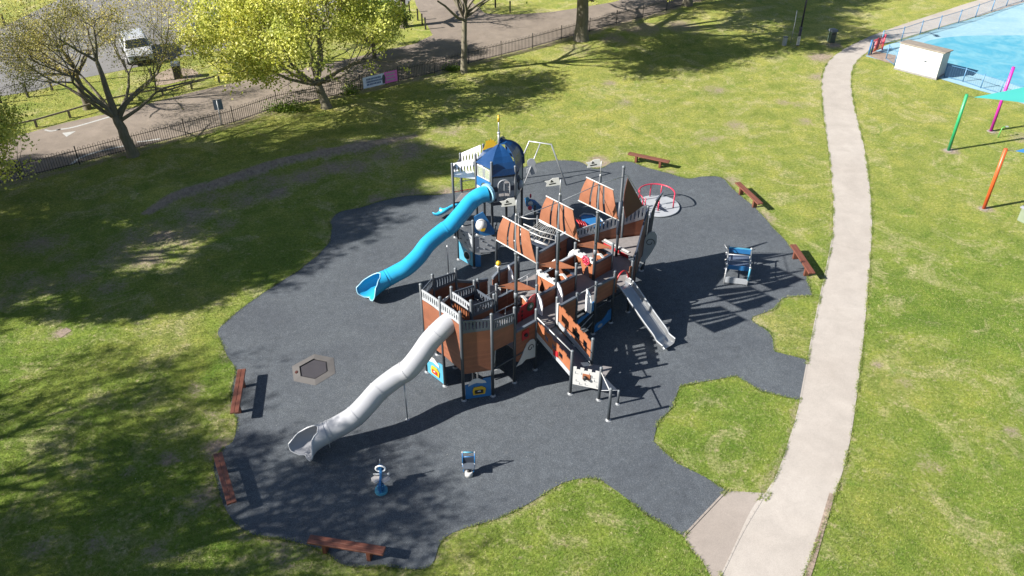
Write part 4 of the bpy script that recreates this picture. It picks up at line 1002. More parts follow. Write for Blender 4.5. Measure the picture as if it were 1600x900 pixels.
# blue board and coloured buoys on the right
bb = fixn(MB().prism([at(835, 312, .95), at(846, 322, .95), at(847, 334, .55), at(822, 322, .55), at(820, 309, .95)], V(.5, -.7, .3), .03).build('blue_board', M['blue'], tower))
by = MB().ball(at(824, 311, 1.0), .10).build('buoy', M['ltblue'], tower)
MB().ball(at(829, 318, .95), .11).build('buoy', M['white'], tower); MB().ball(at(828, 325, .85), .11).build('buoy', M['pink'], tower); MB().ball(at(829, 306, 1.15), .05, sz=2.4).build('buoy', M['pink'], tower)
rail(tower, [at(829, 330, 0), at(829, 325, .9)], .02)
for pp in ((836, 322), (842, 334)): 
    b_ = at(pp[0], pp[1], 1.35); MB().cyl(V(b_.x, b_.y, 0), b_, .05).ball(b_, .055).build('post', M['post'], tower)

# ------------------------------------------------------------------ rope bridge between tower and ship
bridge = thing('rope_bridge', 'sloping rope bridge with white rails linking ship to lighthouse tower', 'rope bridge', G(2.2, 4.0))
W1, W2 = G(2.47, 4.45, 2.65), G(2.2, 3.1, 2.65)
def brail(p, q, nm='bridge_rail', r=.022): return MB().tube([p, p.lerp(q, .5) - UP * .06, q], r, 8).build(nm, M['white'], bridge)
r1a, r1b = at(842, 345, 2.75), at(870, 357, 2.65); r2a, r2b = at(818, 350, 2.70), at(869, 368, 2.55)
r0a, r0b = at(811, 338, 2.75), at(840, 342, 2.75)
brail(r1a, r1b); brail(r2a, r2b); brail(r0a, r0b, 'bridge_rail')
brail(at(822, 360, 2.35), at(869, 376, 2.25)); 
f1, f2 = at(836, 376, 1.75), at(858, 384, 1.65)
MB().tube([f1, f2], .05, 8).build('foot_tube', M['white'], bridge)
MB().tube([at(812, 366, 1.8), at(836, 376, 1.75)], .05, 8).build('foot_tube', M['white'], bridge)
rp_ = MB()
A_, B_ = r1a, r1b; C1, D1 = at(812, 366, 1.8), f2
for i in range(6):
    a = A_.lerp(B_, i / 6 + .05); b = C1.lerp(D1, i / 6 + .12); rp_.cyl(a, b, .009, seg=5); rp_.cyl(b, A_.lerp(B_, (i + 1) / 6), .009, seg=5)
    a = r2a.lerp(r2b, i / 6 + .02); rp_.cyl(a, b, .009, seg=5)
rp_.build('side_rope', M['rope'], bridge)
MB().prism([C1 + V(.22, .2, -.1), D1 + V(.22, .2, -.1), D1 - V(.12, .1, .1), C1 - V(.12, .1, .1)], UP, .05).build('bridge_board', M['navy'], bridge)
for p in (r0b, r1b + V(.02, 0, 0), r0a): MB().cyl(V(p.x, p.y, 0), p + UP * .12, .05).ball(p + UP * .12, .055).build('post', M['post'], bridge)

# ------------------------------------------------------------------ white bent-tube frame
R_, L_, M_ = V(1.94, 37.73, 2.12), V(.87, 38.1, 2.11), V(1.42, 37.95, 2.11)
fr = thing('bar_frame', 'white bent tube frame standing on the rubber behind the lighthouse tower', 'climbing frame', at(885, 290))
MB().tube([at(885, 290), R_, L_, at(801, 281)], .04, 10).build('frame_tube', M['galv'], fr)
b0 = at(818, 290); MB().cyl(M_, b0, .03).build('brace', M['galv'], fr)
gp = M_.lerp(b0, .55)
fixn(MB().prism([gp + V(1, .1, 0) * x + UP * z for x, z in [(a[0] * .9, a[1] + .20) for a in circ(.24, 12)][3:10] + [(-.22, -.1)] + [(-.25, -.35), (0, -.48), (.25, -.4), (.30, -.18), (.18, .02), (.24, .2), (.12, .42)]], V(-.1, 1, 0), .03).build('grey_board', M['ltgrey'], fr))

# ------------------------------------------------------------------ roundabout
mc = V(7.06, 35.2, 0)
mg = thing('roundabout', 'flat pale grey roundabout with red hoop handrail behind the ship bow', 'roundabout', mc)
MB().cyl(mc + UP * .03, mc + UP * .05, 1.02, 1.04, 40).cyl(mc + UP * .05, mc + UP * .10, 1.05, 1.03, 40).build('platform', M['ltgrey'], mg)
crv = [mc + V(math.cos(a) * .75 - .1, math.sin(a) * .9 + .2, .104) for a in [2.6 + i * .17 for i in range(14)]]
MB().tube(crv, .02, 6).build('deck_groove', M['slate'], mg)
fixn(MB().prism([mc + V(x, y, .106) for x, y in [(-.10, .05), (.15, -.12), (.42, -.65), (.22, -.62), (-.05, -.30)]], UP, .008).build('deck_inlay', M['navy'], mg))
RC = mc + V(-.12, .05, 0)
hp = [RC + V(math.cos(a) * .82, math.sin(a) * .82, .80) for a in [i * 2 * math.pi / 40 for i in range(40)]]
hp = hp[:34] if False else hp
arc = [RC + V(math.cos(a) * .86, math.sin(a) * .86, .78) for a in [R(-20) + i * R(235) / 30 for i in range(31)]]
arc = [V(arc[0].x, arc[0].y, .12)] + [V(arc[0].x, arc[0].y, .70)] + arc[1:-1] + [V(arc[-1].x, arc[-1].y, .70), V(arc[-1].x, arc[-1].y, .12)]
MB().tube(arc, .032, 10).build('handrail', M['pink'], mg)
for a in (65, 100, 150, 225):
    c = RC + V(math.cos(R(a)) * .86, math.sin(R(a)) * .86, 0)
    MB().cyl(c + UP * .1, c + UP * (.78 if a != 225 else .8), .028).build('upright', M['pink'], mg)
c1 = RC + V(math.cos(R(225)) * .86, math.sin(R(225)) * .86, 0); c2 = RC + V(.05, -.55, 0)
MB().cyl(c2 + UP * .1, c2 + UP * .62, .035).build('upright', M['pink'], mg)

# ------------------------------------------------------------------ multi-seat springer behind the ship
wl = thing('rocking_boat', 'large blue rounded board with red netting lying behind the brown ship hull', 'rocker', at(925, 352))
c0 = at(925, 350, .5)
fixn(MB().prism([at(x, y, .55) for x, y in [(906, 338), (912, 334), (925, 335), (938, 341), (945, 349), (940, 354), (925, 356), (912, 352)]], UP, .10).build('blue_board', M['blue'], wl))
MB().tube([at(x, y, .62) for x, y in [(906, 338), (912, 334), (925, 335), (938, 341), (945, 349)]], .04, 6).build('board_rim', M['ltgrey'], wl)
for i in range(4):
    MB().tube([at(899 + i * 4, 341 + i * 1.2, .5), at(905 + i * 4, 349 + i * 1.4, .8), at(907 + i * 4, 356 + i, .5)], .04, 6).build('red_rope', M['red'], wl)
MB().cyl(at(925, 352), at(925, 352) + UP * .5, .09).cyl(at(910, 350), at(910, 350) + UP * .5, .09).build('spring', M['post'], wl)

# ------------------------------------------------------------------ sunken trampoline
tc = V(-7.27, 23.2, 0); ang0 = None
hx = [at(*p_, .03) for p_ in ((456, 572), (491, 553), (521, 559), (524, 583), (493, 602), (459, 595))]
tcen = sum(hx, V(0, 0, 0)) / 6; tcen.z = 0
tr = thing('trampoline', 'hexagonal sunken trampoline with pale grey rubber frame and dark mat', 'trampoline', tcen)
inn = [tcen + (h - tcen) * .66 + UP * .0 for h in hx]
inn = [V(h.x, h.y, 0) for h in inn]; outr = [V(h.x, h.y, 0) for h in hx]
mb = MB(); 
for i in range(6):
    j = (i + 1) % 6; a, b, c, d_ = outr[i], outr[j], inn[j], inn[i]
    mb.hexa([a + UP * .005, b + UP * .005, c + UP * .005, d_ + UP * .005, a + UP * .025, b + UP * .025, c + UP * .065, d_ + UP * .065])
fixn(mb.build('frame', paint('pale_rubber', (.165, .155, .15), .85, .12, scale=6), tr))
mi = [tcen + (h - tcen) * .90 for h in inn]
K = 6
mo = MB().add([V(h.x, h.y, .026) for h in inn], [tuple(range(6))]).build('pit', M['black'], tr)
mt = MB()
cv = [tcen + UP * .036]; vs = [V(h.x, h.y, .040) for h in mi] + [V((h.x + tcen.x) / 2, (h.y + tcen.y) / 2, .040) for h in mi] + cv
fs = []
for i in range(6):
    j = (i + 1) % 6; fs += [(i, j, 6 + j, 6 + i), (6 + i, 6 + j, 12)]
fixn(mt.add(vs, fs).build('mat', paint('tramp_mat', (.060, .055, .065), .7, .15, scale=10), tr))
shape2d(tr, 'red_badge', (outr[0] + inn[0] + outr[5] + inn[5]) / 4 + UP * .062, V(1, 0, 0), V(0, 1, 0), circ(.05, 10, sy=1.6), UP, .01, 'darkred')

# ------------------------------------------------------------------ climbing rocker on the right
ra, rb, rc_, rd = at(1131, 443), at(1167, 447), at(1169, 417), at(1134, 413)
rk = thing('climbing_cube', 'blue and silver walk-over ladder frame with blue boards near the right benches', 'climbing frame', (ra + rb + rc_ + rd) / 4)
H_ = .92
for c in (ra, rb, rc_, rd): 
    o = MB().cyl(c, c + UP * H_, .035).build('leg', M['galv'], rk); MB().ball(c + UP * H_, .055).build('joint_ball', M['galv'], o); MB().ball(c + UP * .5, .045).build('joint_ball', M['galv'], o)
ru = lambda t, s, z: (ra.lerp(rd, t)).lerp(rb.lerp(rc_, t), s) + UP * z
for z in (H_ - .04, .45):
    for (t0, s0_, t1, s1) in ((0, 0, 1, 0), (0, 1, 1, 1)): MB().cyl(ru(t0, s0_, z), ru(t1, s1, z), .022).build('side_tube', M['galv'], rk)
for t in (.30, .62): MB().cyl(ru(t, 0, H_ - .04), ru(t + .05, 1, H_ - .04), .020).build('rung', M['galv'], rk)
MB().hexa([ru(.95, 0, H_ - .06), ru(.95, 1, H_ - .06), ru(1.0, 1, H_ - .06), ru(1.0, 0, H_ - .06), ru(.95, 0, H_), ru(.95, 1, H_), ru(1.0, 1, H_), ru(1.0, 0, H_)]).build('end_board', M['ltblue'], rk)
MB().hexa([ru(-.02, 0, .08), ru(-.02, 1, .08), ru(.06, 1, .08), ru(.06, 0, .08), ru(-.02, 0, .36), ru(-.02, 1, .30), ru(.02, 1, .30), ru(.02, 0, .36)]).build('end_board', M['ltgrey'], rk)
MB().cyl(rb + UP * .3, rb + UP * .9, .045).build('end_tube', M['ltblue'], rk)
pn = MB().hexa([ru(.16, .05, .72), ru(.16, .95, .72), ru(.80, .95, .72), ru(.80, .05, .72), ru(.16, .05, .75), ru(.16, .95, .75), ru(.80, .95, .75), ru(.80, .05, .75)]).build('deck', paint('rocker_deck', (.13, .17, .26), .5, .1), rk)
for t in (.04, .93): MB().hexa([ru(t, .02, .7), ru(t, .98, .7), ru(t + .02, .98, .7), ru(t + .02, .02, .7), ru(t, .02, .9), ru(t, .98, .9), ru(t + .02, .98, .9), ru(t + .02, .02, .9)]).build('end_board', M['blue'], rk)
for i, (t, z) in enumerate([(.05, .7), (.2, .85), (.35, .8), (.5, .7), (.62, .85), (.78, .8), (.9, .7)]):
    MB().ball(ru(t, -.06, z), .05, 8, 5).build('grip', M['galv'] if i % 2 else M['navy'], rk)
rail(rk, [ru(.7, 0, .95), ru(.75, -.2, 1.2), ru(.9, .0, .95)], .018, 'galv', 'net_rope')

# ------------------------------------------------------------------ two small springers
s1 = at(596, 768); sp1 = thing('spring_rider', 'small blue spring rider with pale seat board at the front left', 'spring rider', s1)
fixn(MB().slab([(s1.x + x, s1.y + y) for x, y in circ(.20, 18)], .02, .10).build('base', M['ltblue'], sp1))
MB().tube([s1 + V(.10 * math.cos(i * .8), .10 * math.sin(i * .8), .06 + i * .0125) for i in range(26)], .02, 6).build('spring', M['blue'], sp1)
fixn(MB().prism([s1 + V(x, y, .44) for x, y in [(-.27, .03), (-.30, .14), (-.20, .24), (-.07, .22), (0, .28), (.07, .22), (.20, .24), (.30, .14), (.26, .02), (.12, -.06), (.04, .04), (0, .0), (-.04, .04), (-.12, -.07)]], UP, .04).build('seat', paint('pale_seat', (.80, .74, .70), .5, .1), sp1))
fixn(MB().prism([s1 + V(.0, y, z) for y, z in [(-.16, .10), (.02, .10), (.24, .42), (.34, .6), (.33, .84), (.25, .86), (.22, .66), (.10, .50), (-.15, .42)]], V(1, 0, 0), .07).build('side_board', M['blue'], sp1))
fixn(MB().prism([s1 + V(x, .34, z) for x, z in [(-.08, .52), (.08, .52), (.10, .68), (.05, .82), (-.05, .82), (-.10, .68)]], V(0, 1, .3), .05).build('side_board', M['blue'], sp1))
MB().tube([s1 + V(.15 * math.cos(a), .26, .74 + .12 * math.sin(a)) for a in [i * math.pi / 9 for i in range(18)]], .026, 6, closed=True).build('handle', M['bright'], sp1)
MB().tube([s1 + V(-.24, .24, .52), s1 + V(.24, .24, .52)], .025, 6).ball(s1 + V(.24, .24, .52), .05).build('footrest', M['ltgrey'], sp1)
MB().cyl(s1 + V(0, .33, .8), s1 + V(0, .36, 1.05), .018).build('antenna', M['slate'], sp1)
s2 = at(733, 738); sp2 = thing('toddler_springer', 'small blue framed springer chair with round white hub at the front', 'spring rider', s2)
wd, hh = .19, .80
for s_ in (-1, 1):
    o = MB().cyl(s2 + V(s_ * wd, .0, .38), s2 + V(s_ * wd, .10, hh), .02).cyl(s2 + V(s_ * wd, .0, .40), s2 + V(s_ * wd * .8, -.15, .18), .018).build('side_tube', M['blue'], sp2)
    MB().ball(s2 + V(s_ * wd, .10, hh), .032, 8, 5).build('joint_ball', M['galv'], o); MB().ball(s2 + V(s_ * wd, 0, .38), .032, 8, 5).build('joint_ball', M['galv'], o)
MB().cyl(s2 + V(-wd, .10, hh), s2 + V(wd, .10, hh), .022).build('back_bar', M['ltblue'], sp2)
MB().cyl(s2 + V(-wd, .07, hh - .17), s2 + V(wd, .07, hh - .17), .018).build('back_bar', M['blue'], sp2)
MB().prism([s2 + V(-wd, .05, .40), s2 + V(wd, .05, .40), s2 + V(wd, .06, .60), s2 + V(-wd, .06, .60)], V(0, 1, 0), .02).build('seat_back', M['navy'], sp2)
MB().box(s2 + V(0, -.08, .38), (.36, .26, .03)).build('seat', M['slate'], sp2)
hb = fixn(MB().cyl(s2 + V(0, -.14, .02), s2 + V(0, -.14, .20), .13, .12, 16).build('hub', M['white'], sp2))
MB().ball(s2 + V(0, -.14, .22), .06).box(s2 + V(.03, -.1, .24), (.1, .04, .02), .6).build('hub_cap', M['black'], hb)
MB().cyl(s2 + V(0, 0, .05), s2 + V(0, 0, .38), .05).build('spring', M['blue'], sp2)
# ------------------------------------------------------------------ benches
def make_bench():
    b = thing('bench', 'x', 'bench', (0, 0, 0), group='timber benches round the playground')
    mb = MB()
    for k in range(2): mb.box((0, -.073 + k * .146, .42), (2.26, .14, .07))
    bev(mb.build('seat', M['benchwood'], b), .01)
    for x in (-.66, .66): bev(MB().box((x, 0, .19), (.12, .22, .385)).build('leg', M['benchwood'], b), .01)
    return b
proto = make_bench()
BN = [((483, 842), (600, 861), 'reddish brown bench lying lowest in the photo, left of the front grass'), ((340, 709), (362, 785), 'reddish brown bench left of the grey slide exit, on the rubber edge'),
      ((378, 576), (366, 646), 'dark reddish bench left of the sunken trampoline'), ((983, 239), (1045, 252), 'weathered brown bench behind the roundabout at the far edge of the rubber'),
      ((1152, 284.5), (1189, 319), 'brown bench at the far right rubber edge, beyond the blue ladder frame'), ((1239, 382), (1269, 427), 'pinkish brown bench beside the path, right of the blue ladder frame')]
for i, (p, q, lab) in enumerate(BN):
    o = proto if i == 0 else copy_tree(proto)
    a, b = at(*p, .45), at(*q, .45); o.location = ((a.x + b.x) / 2, (a.y + b.y) / 2, .018 if i != 3 else .0); o.rotation_euler = (0, 0, math.atan2(b.y - a.y, b.x - a.x)); o['label'] = lab
# ------------------------------------------------------------------ bow-top railing fence
M['iron'] = paint('black_iron', (.025, .025, .028), .5, .2)
def iron_fence(pts, name, label, h=.95):
    P = px_line(pts); root = thing(name, label, 'fence', P[0])
    for i, p in enumerate(P):
        MB().box(p + UP * (h + .06) / 2, (.05, .05, h + .06), .3).ball(p + UP * (h + .08), .04, 6, 4).build('fence_post', M['iron'], root)
    for a, b in zip(P[:-1], P[1:]):
        L = (b - a).length; d = (b - a).normalized(); mb = MB(); n = max(4, int(L / .125)); n += n % 2
        th = math.atan2(d.y, d.x)
        for z in (.12, h - .16): mb.box((a + b) / 2 + UP * z, (L, .012, .03), th)
        for k in range(1, n):
            c = a.lerp(b, k / n); mb.box(c + UP * (h / 2 - .01), (.020, .020, h - .08), th)
        for k in range(1, n - 1, 2):
            c0, c1 = a.lerp(b, k / n), a.lerp(b, (k + 1) / n); r = (c1 - c0).length / 2; c = (c0 + c1) / 2 + UP * (h - .05)
            mb.tube([c + d * r * math.cos(t) + UP * r * math.sin(t) for t in [j * math.pi / 5 for j in range(6)]], .010, 4, caps=False)
        mb.build('fence_panel', M['iron'], root)
    return root
iron_fence([(-190, 342), (-110, 318), (-38, 299), (33, 280), (125, 257), (208, 234.5), (291, 213), (366, 193), (434, 169), (500, 156), (564, 142), (623, 128), (679, 115), (732, 100), (783, 87.5), (832, 75), (877, 62.5), (921, 50), (963, 38), (1004, 28), (1041, 17), (1078, 6), (1112, -4), (1150, -16)], 'iron_fence', 'long black iron railing fence running along the near side of the road')
# banner on the fence
ba, bb_ = at(568, 141, 0), at(621, 128.5, 0); d = (bb_ - ba).normalized(); n = V(d.y, -d.x, 0); L = (bb_ - ba).length
bn = thing('banner', 'printed banner, half white and half pink, tied to the black railings', 'banner', ba)
def bpoly(x0, x1, z0, z1, o): return [ba + d * x0 * L + UP * z0 + n * o, ba + d * x1 * L + UP * z0 + n * o, ba + d * x1 * L + UP * z1 + n * o, ba + d * x0 * L + UP * z1 + n * o]
MB().prism(bpoly(0, .62, .10, .82, .04), n, .01).build('banner_sheet', paint('banner_white', (1.2, 1.25, 1.5), .5, .15, scale=5), bn)
MB().prism(bpoly(.62, 1, .12, .84, .04), n, .01).build('banner_sheet', paint('banner_pink', (1.35, .30, .95), .5, .25, scale=6), bn)
tx = MB()
for r_ in range(3):
    x = .10
    while x < .5:
        w = random.uniform(.03, .06); tx.prism(bpoly(x, x + w * .8, .58 - r_ * .17, .70 - r_ * .17, .05), n, .004); x += w
tx.build('banner_print', paint('print_blue', (.22, .30, .55), .5, .2), bn)
tx = MB()
for r_ in range(3):
    x = .68
    while x < .92:
        w = random.uniform(.03, .05); tx.prism(bpoly(x, x + w * .8, .66 - r_ * .2, .76 - r_ * .2, .05), n, .004); x += w
tx.build('banner_print', M['white'], bn)
fixn(MB().prism([ba + d * (x * L) + UP * z + n * .055 for x, z in [(.56, .15), (.63, .15), (.65, .5), (.63, .72), (.58, .74), (.55, .5)]], n, .006).build('banner_print', M['slate'], bn))
# ------------------------------------------------------------------ blank road sign
sg = at(347, 196); sr = thing('road_sign', 'grey backed rectangular sign on a thin post by the railings', 'sign', sg)
MB().cyl(sg, sg + UP * 1.55, .035).build('sign_post', M['galv'], sr)
MB().box(sg + V(0, .05, 1.25), (.50, .02, .62), .25).build('sign_board', paint('sign_grey', (.22, .27, .36), .5, .1), sr)
# ------------------------------------------------------------------ knee rail
M['oldwood'] = paint('weathered_timber', (.30, .26, .20), .9, .25, scale=5)
kn = px_line([(-60, 227), (0, 212), (58, 199), (110, 184), (160, 169), (207, 158), (255, 149), (300, 139), (343, 129), (388, 119), (433, 110), (478, 101)])
kr = thing('knee_rail', 'low weathered timber knee rail along the far road verge', 'fence', kn[0])
for p in kn: MB().box(p + UP * .24, (.12, .12, .48), .3).build('rail_post', M['oldwood'], kr)
for a, b in zip(kn[:-1], kn[1:]):
    dd = b - a; MB().box((a + b) / 2 + UP * .46, (dd.length, .05, .09), math.atan2(dd.y, dd.x)).build('rail_bar', M['oldwood'], kr)
# ------------------------------------------------------------------ bollards
M['bollard'] = paint('black_timber', (.035, .032, .028), .8, .2)
bl = [(2, 161), (44, 152), (82, 141), (121, 131), (161, 124), (198, 113), (239, 128), (303, 92), (8, 40), (516, 47), (545, 48), (568, 46), (640, 20), (653, 32), (660, 40), (665, 46), (755, 8), (774, 12), (797, 20)]
whr = ['at the far left edge of the photo', 'second from the left along the car park verge', 'third from the left along the car park verge', 'left of the small bare tree', 'right of the small bare tree', 'just in front of the white car', 'left of the worn patch round the bin', 'in front of the dark parked car',
       'in the top left corner', 'behind the yellow leafed tree, leftmost of three', 'behind the yellow leafed tree, middle of three', 'behind the yellow leafed tree, rightmost of three', 'at the side road, farthest of four right of the dark tree', 'at the side road, second farthest of four', 'at the side road, third farthest of four', 'at the side road, nearest of four', 'across the side road, leftmost of three', 'across the side road, middle of three', 'across the side road, rightmost of three']
bp = thing('bollard', 'x', 'bollard', (0, 0, 0), group='black bollards round the car park')
MB().box((0, 0, .42), (.11, .11, .84)).build('shaft', M['bollard'], bp); MB().box((0, 0, .86), (.13, .13, .05)).build('top', M['bollard'], bp)
for i, (p, w) in enumerate(zip(bl, whr)):
    o = bp if i == 0 else copy_tree(bp); o.location = at(*p); o.rotation_euler = (0, 0, random.uniform(-.3, .3)); o['label'] = 'short black bollard ' + w
# ------------------------------------------------------------------ litter bins
def litter(name, p, label, body, h=.95, w=.42, rz=.3):
    b = at(*p); r_ = thing(name, label, 'bin', b)
    bev(MB().box(b + UP * h * .42, (w, w, h * .84), rz).build('bin_body', body, r_), .03)
    MB().box(b + V(0, -w * .50, h * .70), (w * .6, .02, .12), rz).build('bin_slot', M['black'], r_)
    hood = MB(); m_ = Matrix.Rotation(rz, 3, 'Z')
    hood.hexa([b + m_ @ Vector((x * w * .62, y * w * .62, h * .86)) for x, y in ((-1, -1), (1, -1), (1, 1), (-1, 1))] + [b + m_ @ Vector((x * w * .5, y * w * .5, h)) for x, y in ((-1, -1), (1, -1), (1, 1), (-1, 1))])
    hood.build('bin_hood', M['slate'], r_); return r_
litter('litter_bin', (1298, 66), 'dark green litter bin with grey hood where the path bends far right', paint('bin_green', (.07, .11, .085), .5, .15))
litter('litter_bin', (279, 122), 'dark litter bin on the worn patch right of the white car', paint('bin_dark', (.06, .055, .05), .5, .15), 1.05, .5)
litter('litter_bin', (1601, 346), 'pale green box bin cut off by the right edge', paint('bin_pale', (.28, .34, .24), .6, .15), .8, .5, .5)
# ------------------------------------------------------------------ lamp post, thin pole, stub
lp = at(1246, 72); lr = thing('lamp_post', 'tall dark lamp post with white notice at its foot', 'lamp post', lp)
MB().cyl(lp, lp + UP * 1.3, .11, .10).cyl(lp + UP * 1.3, lp + UP * 6.5, .065, .05).build('column', paint('lamp_navy', (.02, .022, .05), .45, .15), lr)
MB().cyl(lp + UP * 1.28, lp + UP * 1.36, .125).build('collar', M['post'], lr)
MB().box(lp + V(-.04, -.13, .42), (.22, .03, .62), .15).build('notice', M['white'], lr)
nt = MB()
for z, w in ((.62, .14), (.50, .10), (.34, .15), (.22, .12)): nt.box(lp + V(-.05, -.155, z), (w, .006, .03), .15)
nt.build('notice_print', M['slate'], lr)
MB().tube([lp + UP * 6.5, lp + V(.1, -.3, 6.9), lp + V(.2, -.9, 7.0)], .04, 8).box(lp + V(.25, -1.1, 7.0), (.2, .5, .1)).build('lamp_head', M['post'], lr)
tpp = at(1235, 67); o = MB().tube([tpp, tpp + V(.05, 0, 1.4), tpp + V(.02, 0, 2.3)], .03, 8).build('thin_pole', M['galv'], None, loc=tpp); props(o, 'thin pale pole leaning beside the dark lamp post', 'pole')
stb = at(1225, 71); sr_ = thing('marker_post', 'short pale grey concrete post left of the thin pole', 'post', stb)
bev(MB().box(stb + UP * .3, (.26, .22, .6), .2).build('shaft', M['ltgrey'], sr_), .02); MB().box(stb + UP * .62, (.28, .24, .05), .2).build('top', M['cap'], sr_)
# ------------------------------------------------------------------ shed by the pool
c1_, c2_ = at(1397, 108), at(1462, 125); c3_ = at(1478, 114)
d = (c2_ - c1_).normalized(); n = V(-d.y, d.x, 0); L = (c2_ - c1_).length; D = 1.25
sh = thing('shed', 'white painted panelled store with a pale brown flat roof beside the blue pool', 'shed', c1_)
H0, H1 = 1.62, 1.78
def sp3(x, y, z): return c1_ + d * x + n * y + UP * z
def wall(a, b, za, zb, nn): return fixn(MB().prism([sp3(*a, .12), sp3(*b, .12), sp3(*b, zb), sp3(*a, za)], nn, .05).build('wall', M['white'], sh))
wall((0, 0), (L, 0), H1, H1, n); wall((0, D), (L, D), H0, H0, n); wall((.03, .03), (.03, D - .03), H1, H0, d); wall((L - .03, .03), (L - .03, D - .03), H1, H0, d)
fixn(MB().hexa([sp3(x, y, z) for x, y, z in ((-.08, -.1, H1), (L + .12, -.1, H1), (L + .12, D + .08, H0), (-.08, D + .08, H0), (-.08, -.1, H1 + .06), (L + .12, -.1, H1 + .06), (L + .12, D + .08, H0 + .06), (-.08, D + .08, H0 + .06))]).build('roof', paint('shed_roof', (.42, .36, .30), .8, .2), sh))
MB().box(sp3(L / 2, D / 2, .06), (L + .06, D + .06, .12), math.atan2(d.y, d.x)).build('plinth', paint('shed_plinth', (.36, .35, .34), .8, .2), sh)
for k, x in enumerate((.10, .32, .52, .78, .9)): MB().box(sp3(x * L, -.032, .95), (.035, .015, 1.5), math.atan2(d.y, d.x)).build('batten', M['ltgrey'] if k > 2 else M['white'], sh)
MB().box(sp3(.66 * L, -.032, 1.0), (.14, .012, .1), math.atan2(d.y, d.x)).build('latch', M['slate'], sh)
# ------------------------------------------------------------------ blue pool fence
M['fenceblue'] = paint('fence_blue', (.12, .30, .52), .45, .15)
def mesh_fence(pts, label, h=.95, post_r=.035):
    P = px_line(pts); root = thing('pool_fence', label, 'fence', P[0])
    for p in P: MB().cyl(p, p + UP * (h + .05), post_r).ball(p + UP * (h + .06), .045, 6, 4).build('fence_post', M['fenceblue'], root)
    for a, b in zip(P[:-1], P[1:]):
        L = (b - a).length; dd = (b - a).normalized(); mb = MB(); th = math.atan2(dd.y, dd.x)
        for z in (.08, h): mb.box((a + b) / 2 + UP * z, (L, .02, .03), th)
        n_ = max(3, int(L / .14))
        for k in range(1, n_): mb.box(a.lerp(b, k / n_) + UP * h / 2, (.007, .007, h), th)
        mb.build('fence_panel', M['fenceblue'], root)
mesh_fence([(1376, 70), (1408, 64), (1437, 54), (1466, 46), (1497, 36.5), (1524, 27), (1549, 18), (1572, 10), (1596, 3), (1630, -8), (1670, -20)], 'pale blue wire fence along the far side of the pool')
mesh_fence([(1384, 93), (1397, 103)], 'short blue fence length between the pink gate and the shed')
mesh_fence([(1475, 121), (1504, 128), (1532, 138), (1562, 147), (1610, 161)], 'pale blue wire fence right of the shed before the teal sail', .85)
gt = at(1357, 86); gr_ = thing('pool_gate', 'bright pink and red metal gate with blue post where the path meets the pool', 'gate', gt)
ge = at(1378, 78); dd = (ge - gt); 
MB().cyl(gt, gt + UP * 1.0, .06).ball(gt + UP * 1.0, .07).build('gate_post', M['blue'], gr_); MB().cyl(gt + V(.2, .1, 0), gt + V(.2, .1, .9), .05).build('gate_post', M['blue'], gr_)
MB().cyl(ge, ge + UP * 1.1, .05).build('gate_post', M['pink'], gr_)
gm = MB()
for z in (.15, .55, .95): gm.cyl(gt.lerp(ge, .18) + UP * z, ge + UP * z, .028)
for k in range(2, 8): gm.cyl(gt.lerp(ge, k / 8) + UP * .12, gt.lerp(ge, k / 8) + UP * .95, .022)
gm.build('gate_leaf', M['pink'], gr_); MB().prism([gt.lerp(ge, .42) + UP * .2, gt.lerp(ge, .66) + UP * .25, gt.lerp(ge, .70) + UP * .95, gt.lerp(ge, .46) + UP * 1.05], V(dd.y, -dd.x, 0), .03).build('gate_board', M['red'], gr_)
# ------------------------------------------------------------------ coloured poles and shade sails
def cpole(p, h, c, label, hood=False):
    b = at(*p); r_ = thing('shade_pole', label, 'pole', b, group=None)
    MB().cyl(b, b + UP * h, .085, .085, 16).build('shaft', paint('pole_paint', c, .4, .08), r_)
    MB().cyl(b + UP * h, b + UP * (h + .02), .09, .07).build('pole_cap', paint('pole_cap_paint', c, .4, .08), r_)
    MB().cyl(b, b + UP * .012, .22, .2).build('footing', M['spur'], r_)
    return b
g0 = cpole((1482, 235), 3.2, (.03, .42, .16), 'bright green pole leaning out of view by perspective, nearest the path')
m0_ = cpole((1548, 205), 3.76, (.62, .03, .42), 'magenta pole passing behind the teal shade sail')
o0_ = cpole((1537, 326), 3.15, (.80, .13, .03), 'orange pole on the grass at the right, lowest of the coloured poles')
def shadesail(cor, c, label, sag=.35, name='shade_sail'):
    K = 12; a, b, cc = [Vector(x) for x in cor]; vs = []; ix = {}; fs = []
    for i in range(K + 1):
        for j in range(K + 1 - i):
            u, v = i / K, j / K; w = 1 - u - v; p = a * w + b * u + cc * v
            cen = (a + b + cc) / 3; s_ = 27 * u * v * w; ed = 4 * max(u * v, v * w, u * w) * (1 - min(u, v, w) * 3)
            p = p + (cen - p) * .10 * ed; p.z -= sag * s_ * .4; ix[i, j] = len(vs); vs.append(p)
    for i in range(K):
        for j in range(K - i):
            fs.append((ix[i, j], ix[i + 1, j], ix[i, j + 1]))
            if j < K - i - 1: fs.append((ix[i + 1, j], ix[i + 1, j + 1], ix[i, j + 1]))
    m = bpy.data.materials.new(name); t, bs = nodes(m); bs.inputs['Base Color'].default_value = (*c, 1); bs.inputs['Roughness'].default_value = .8
    tr_ = t.nodes.new('ShaderNodeBsdfTranslucent'); tr_.inputs[0].default_value = (*c, 1); mx = t.nodes.new('ShaderNodeMixShader'); mx.inputs[0].default_value = .3
    t.links.new(bs.outputs[0], mx.inputs[1]); t.links.new(tr_.outputs[0], mx.inputs[2]); t.links.new(mx.outputs[0], t.nodes['Material Output'].inputs[0])
    r_ = thing(name, label, 'shade sail', a)
    MB().add(vs, fs, True).build('sail_cloth', m, r_); return r_
tipA = at(1521, 152, 3.0)
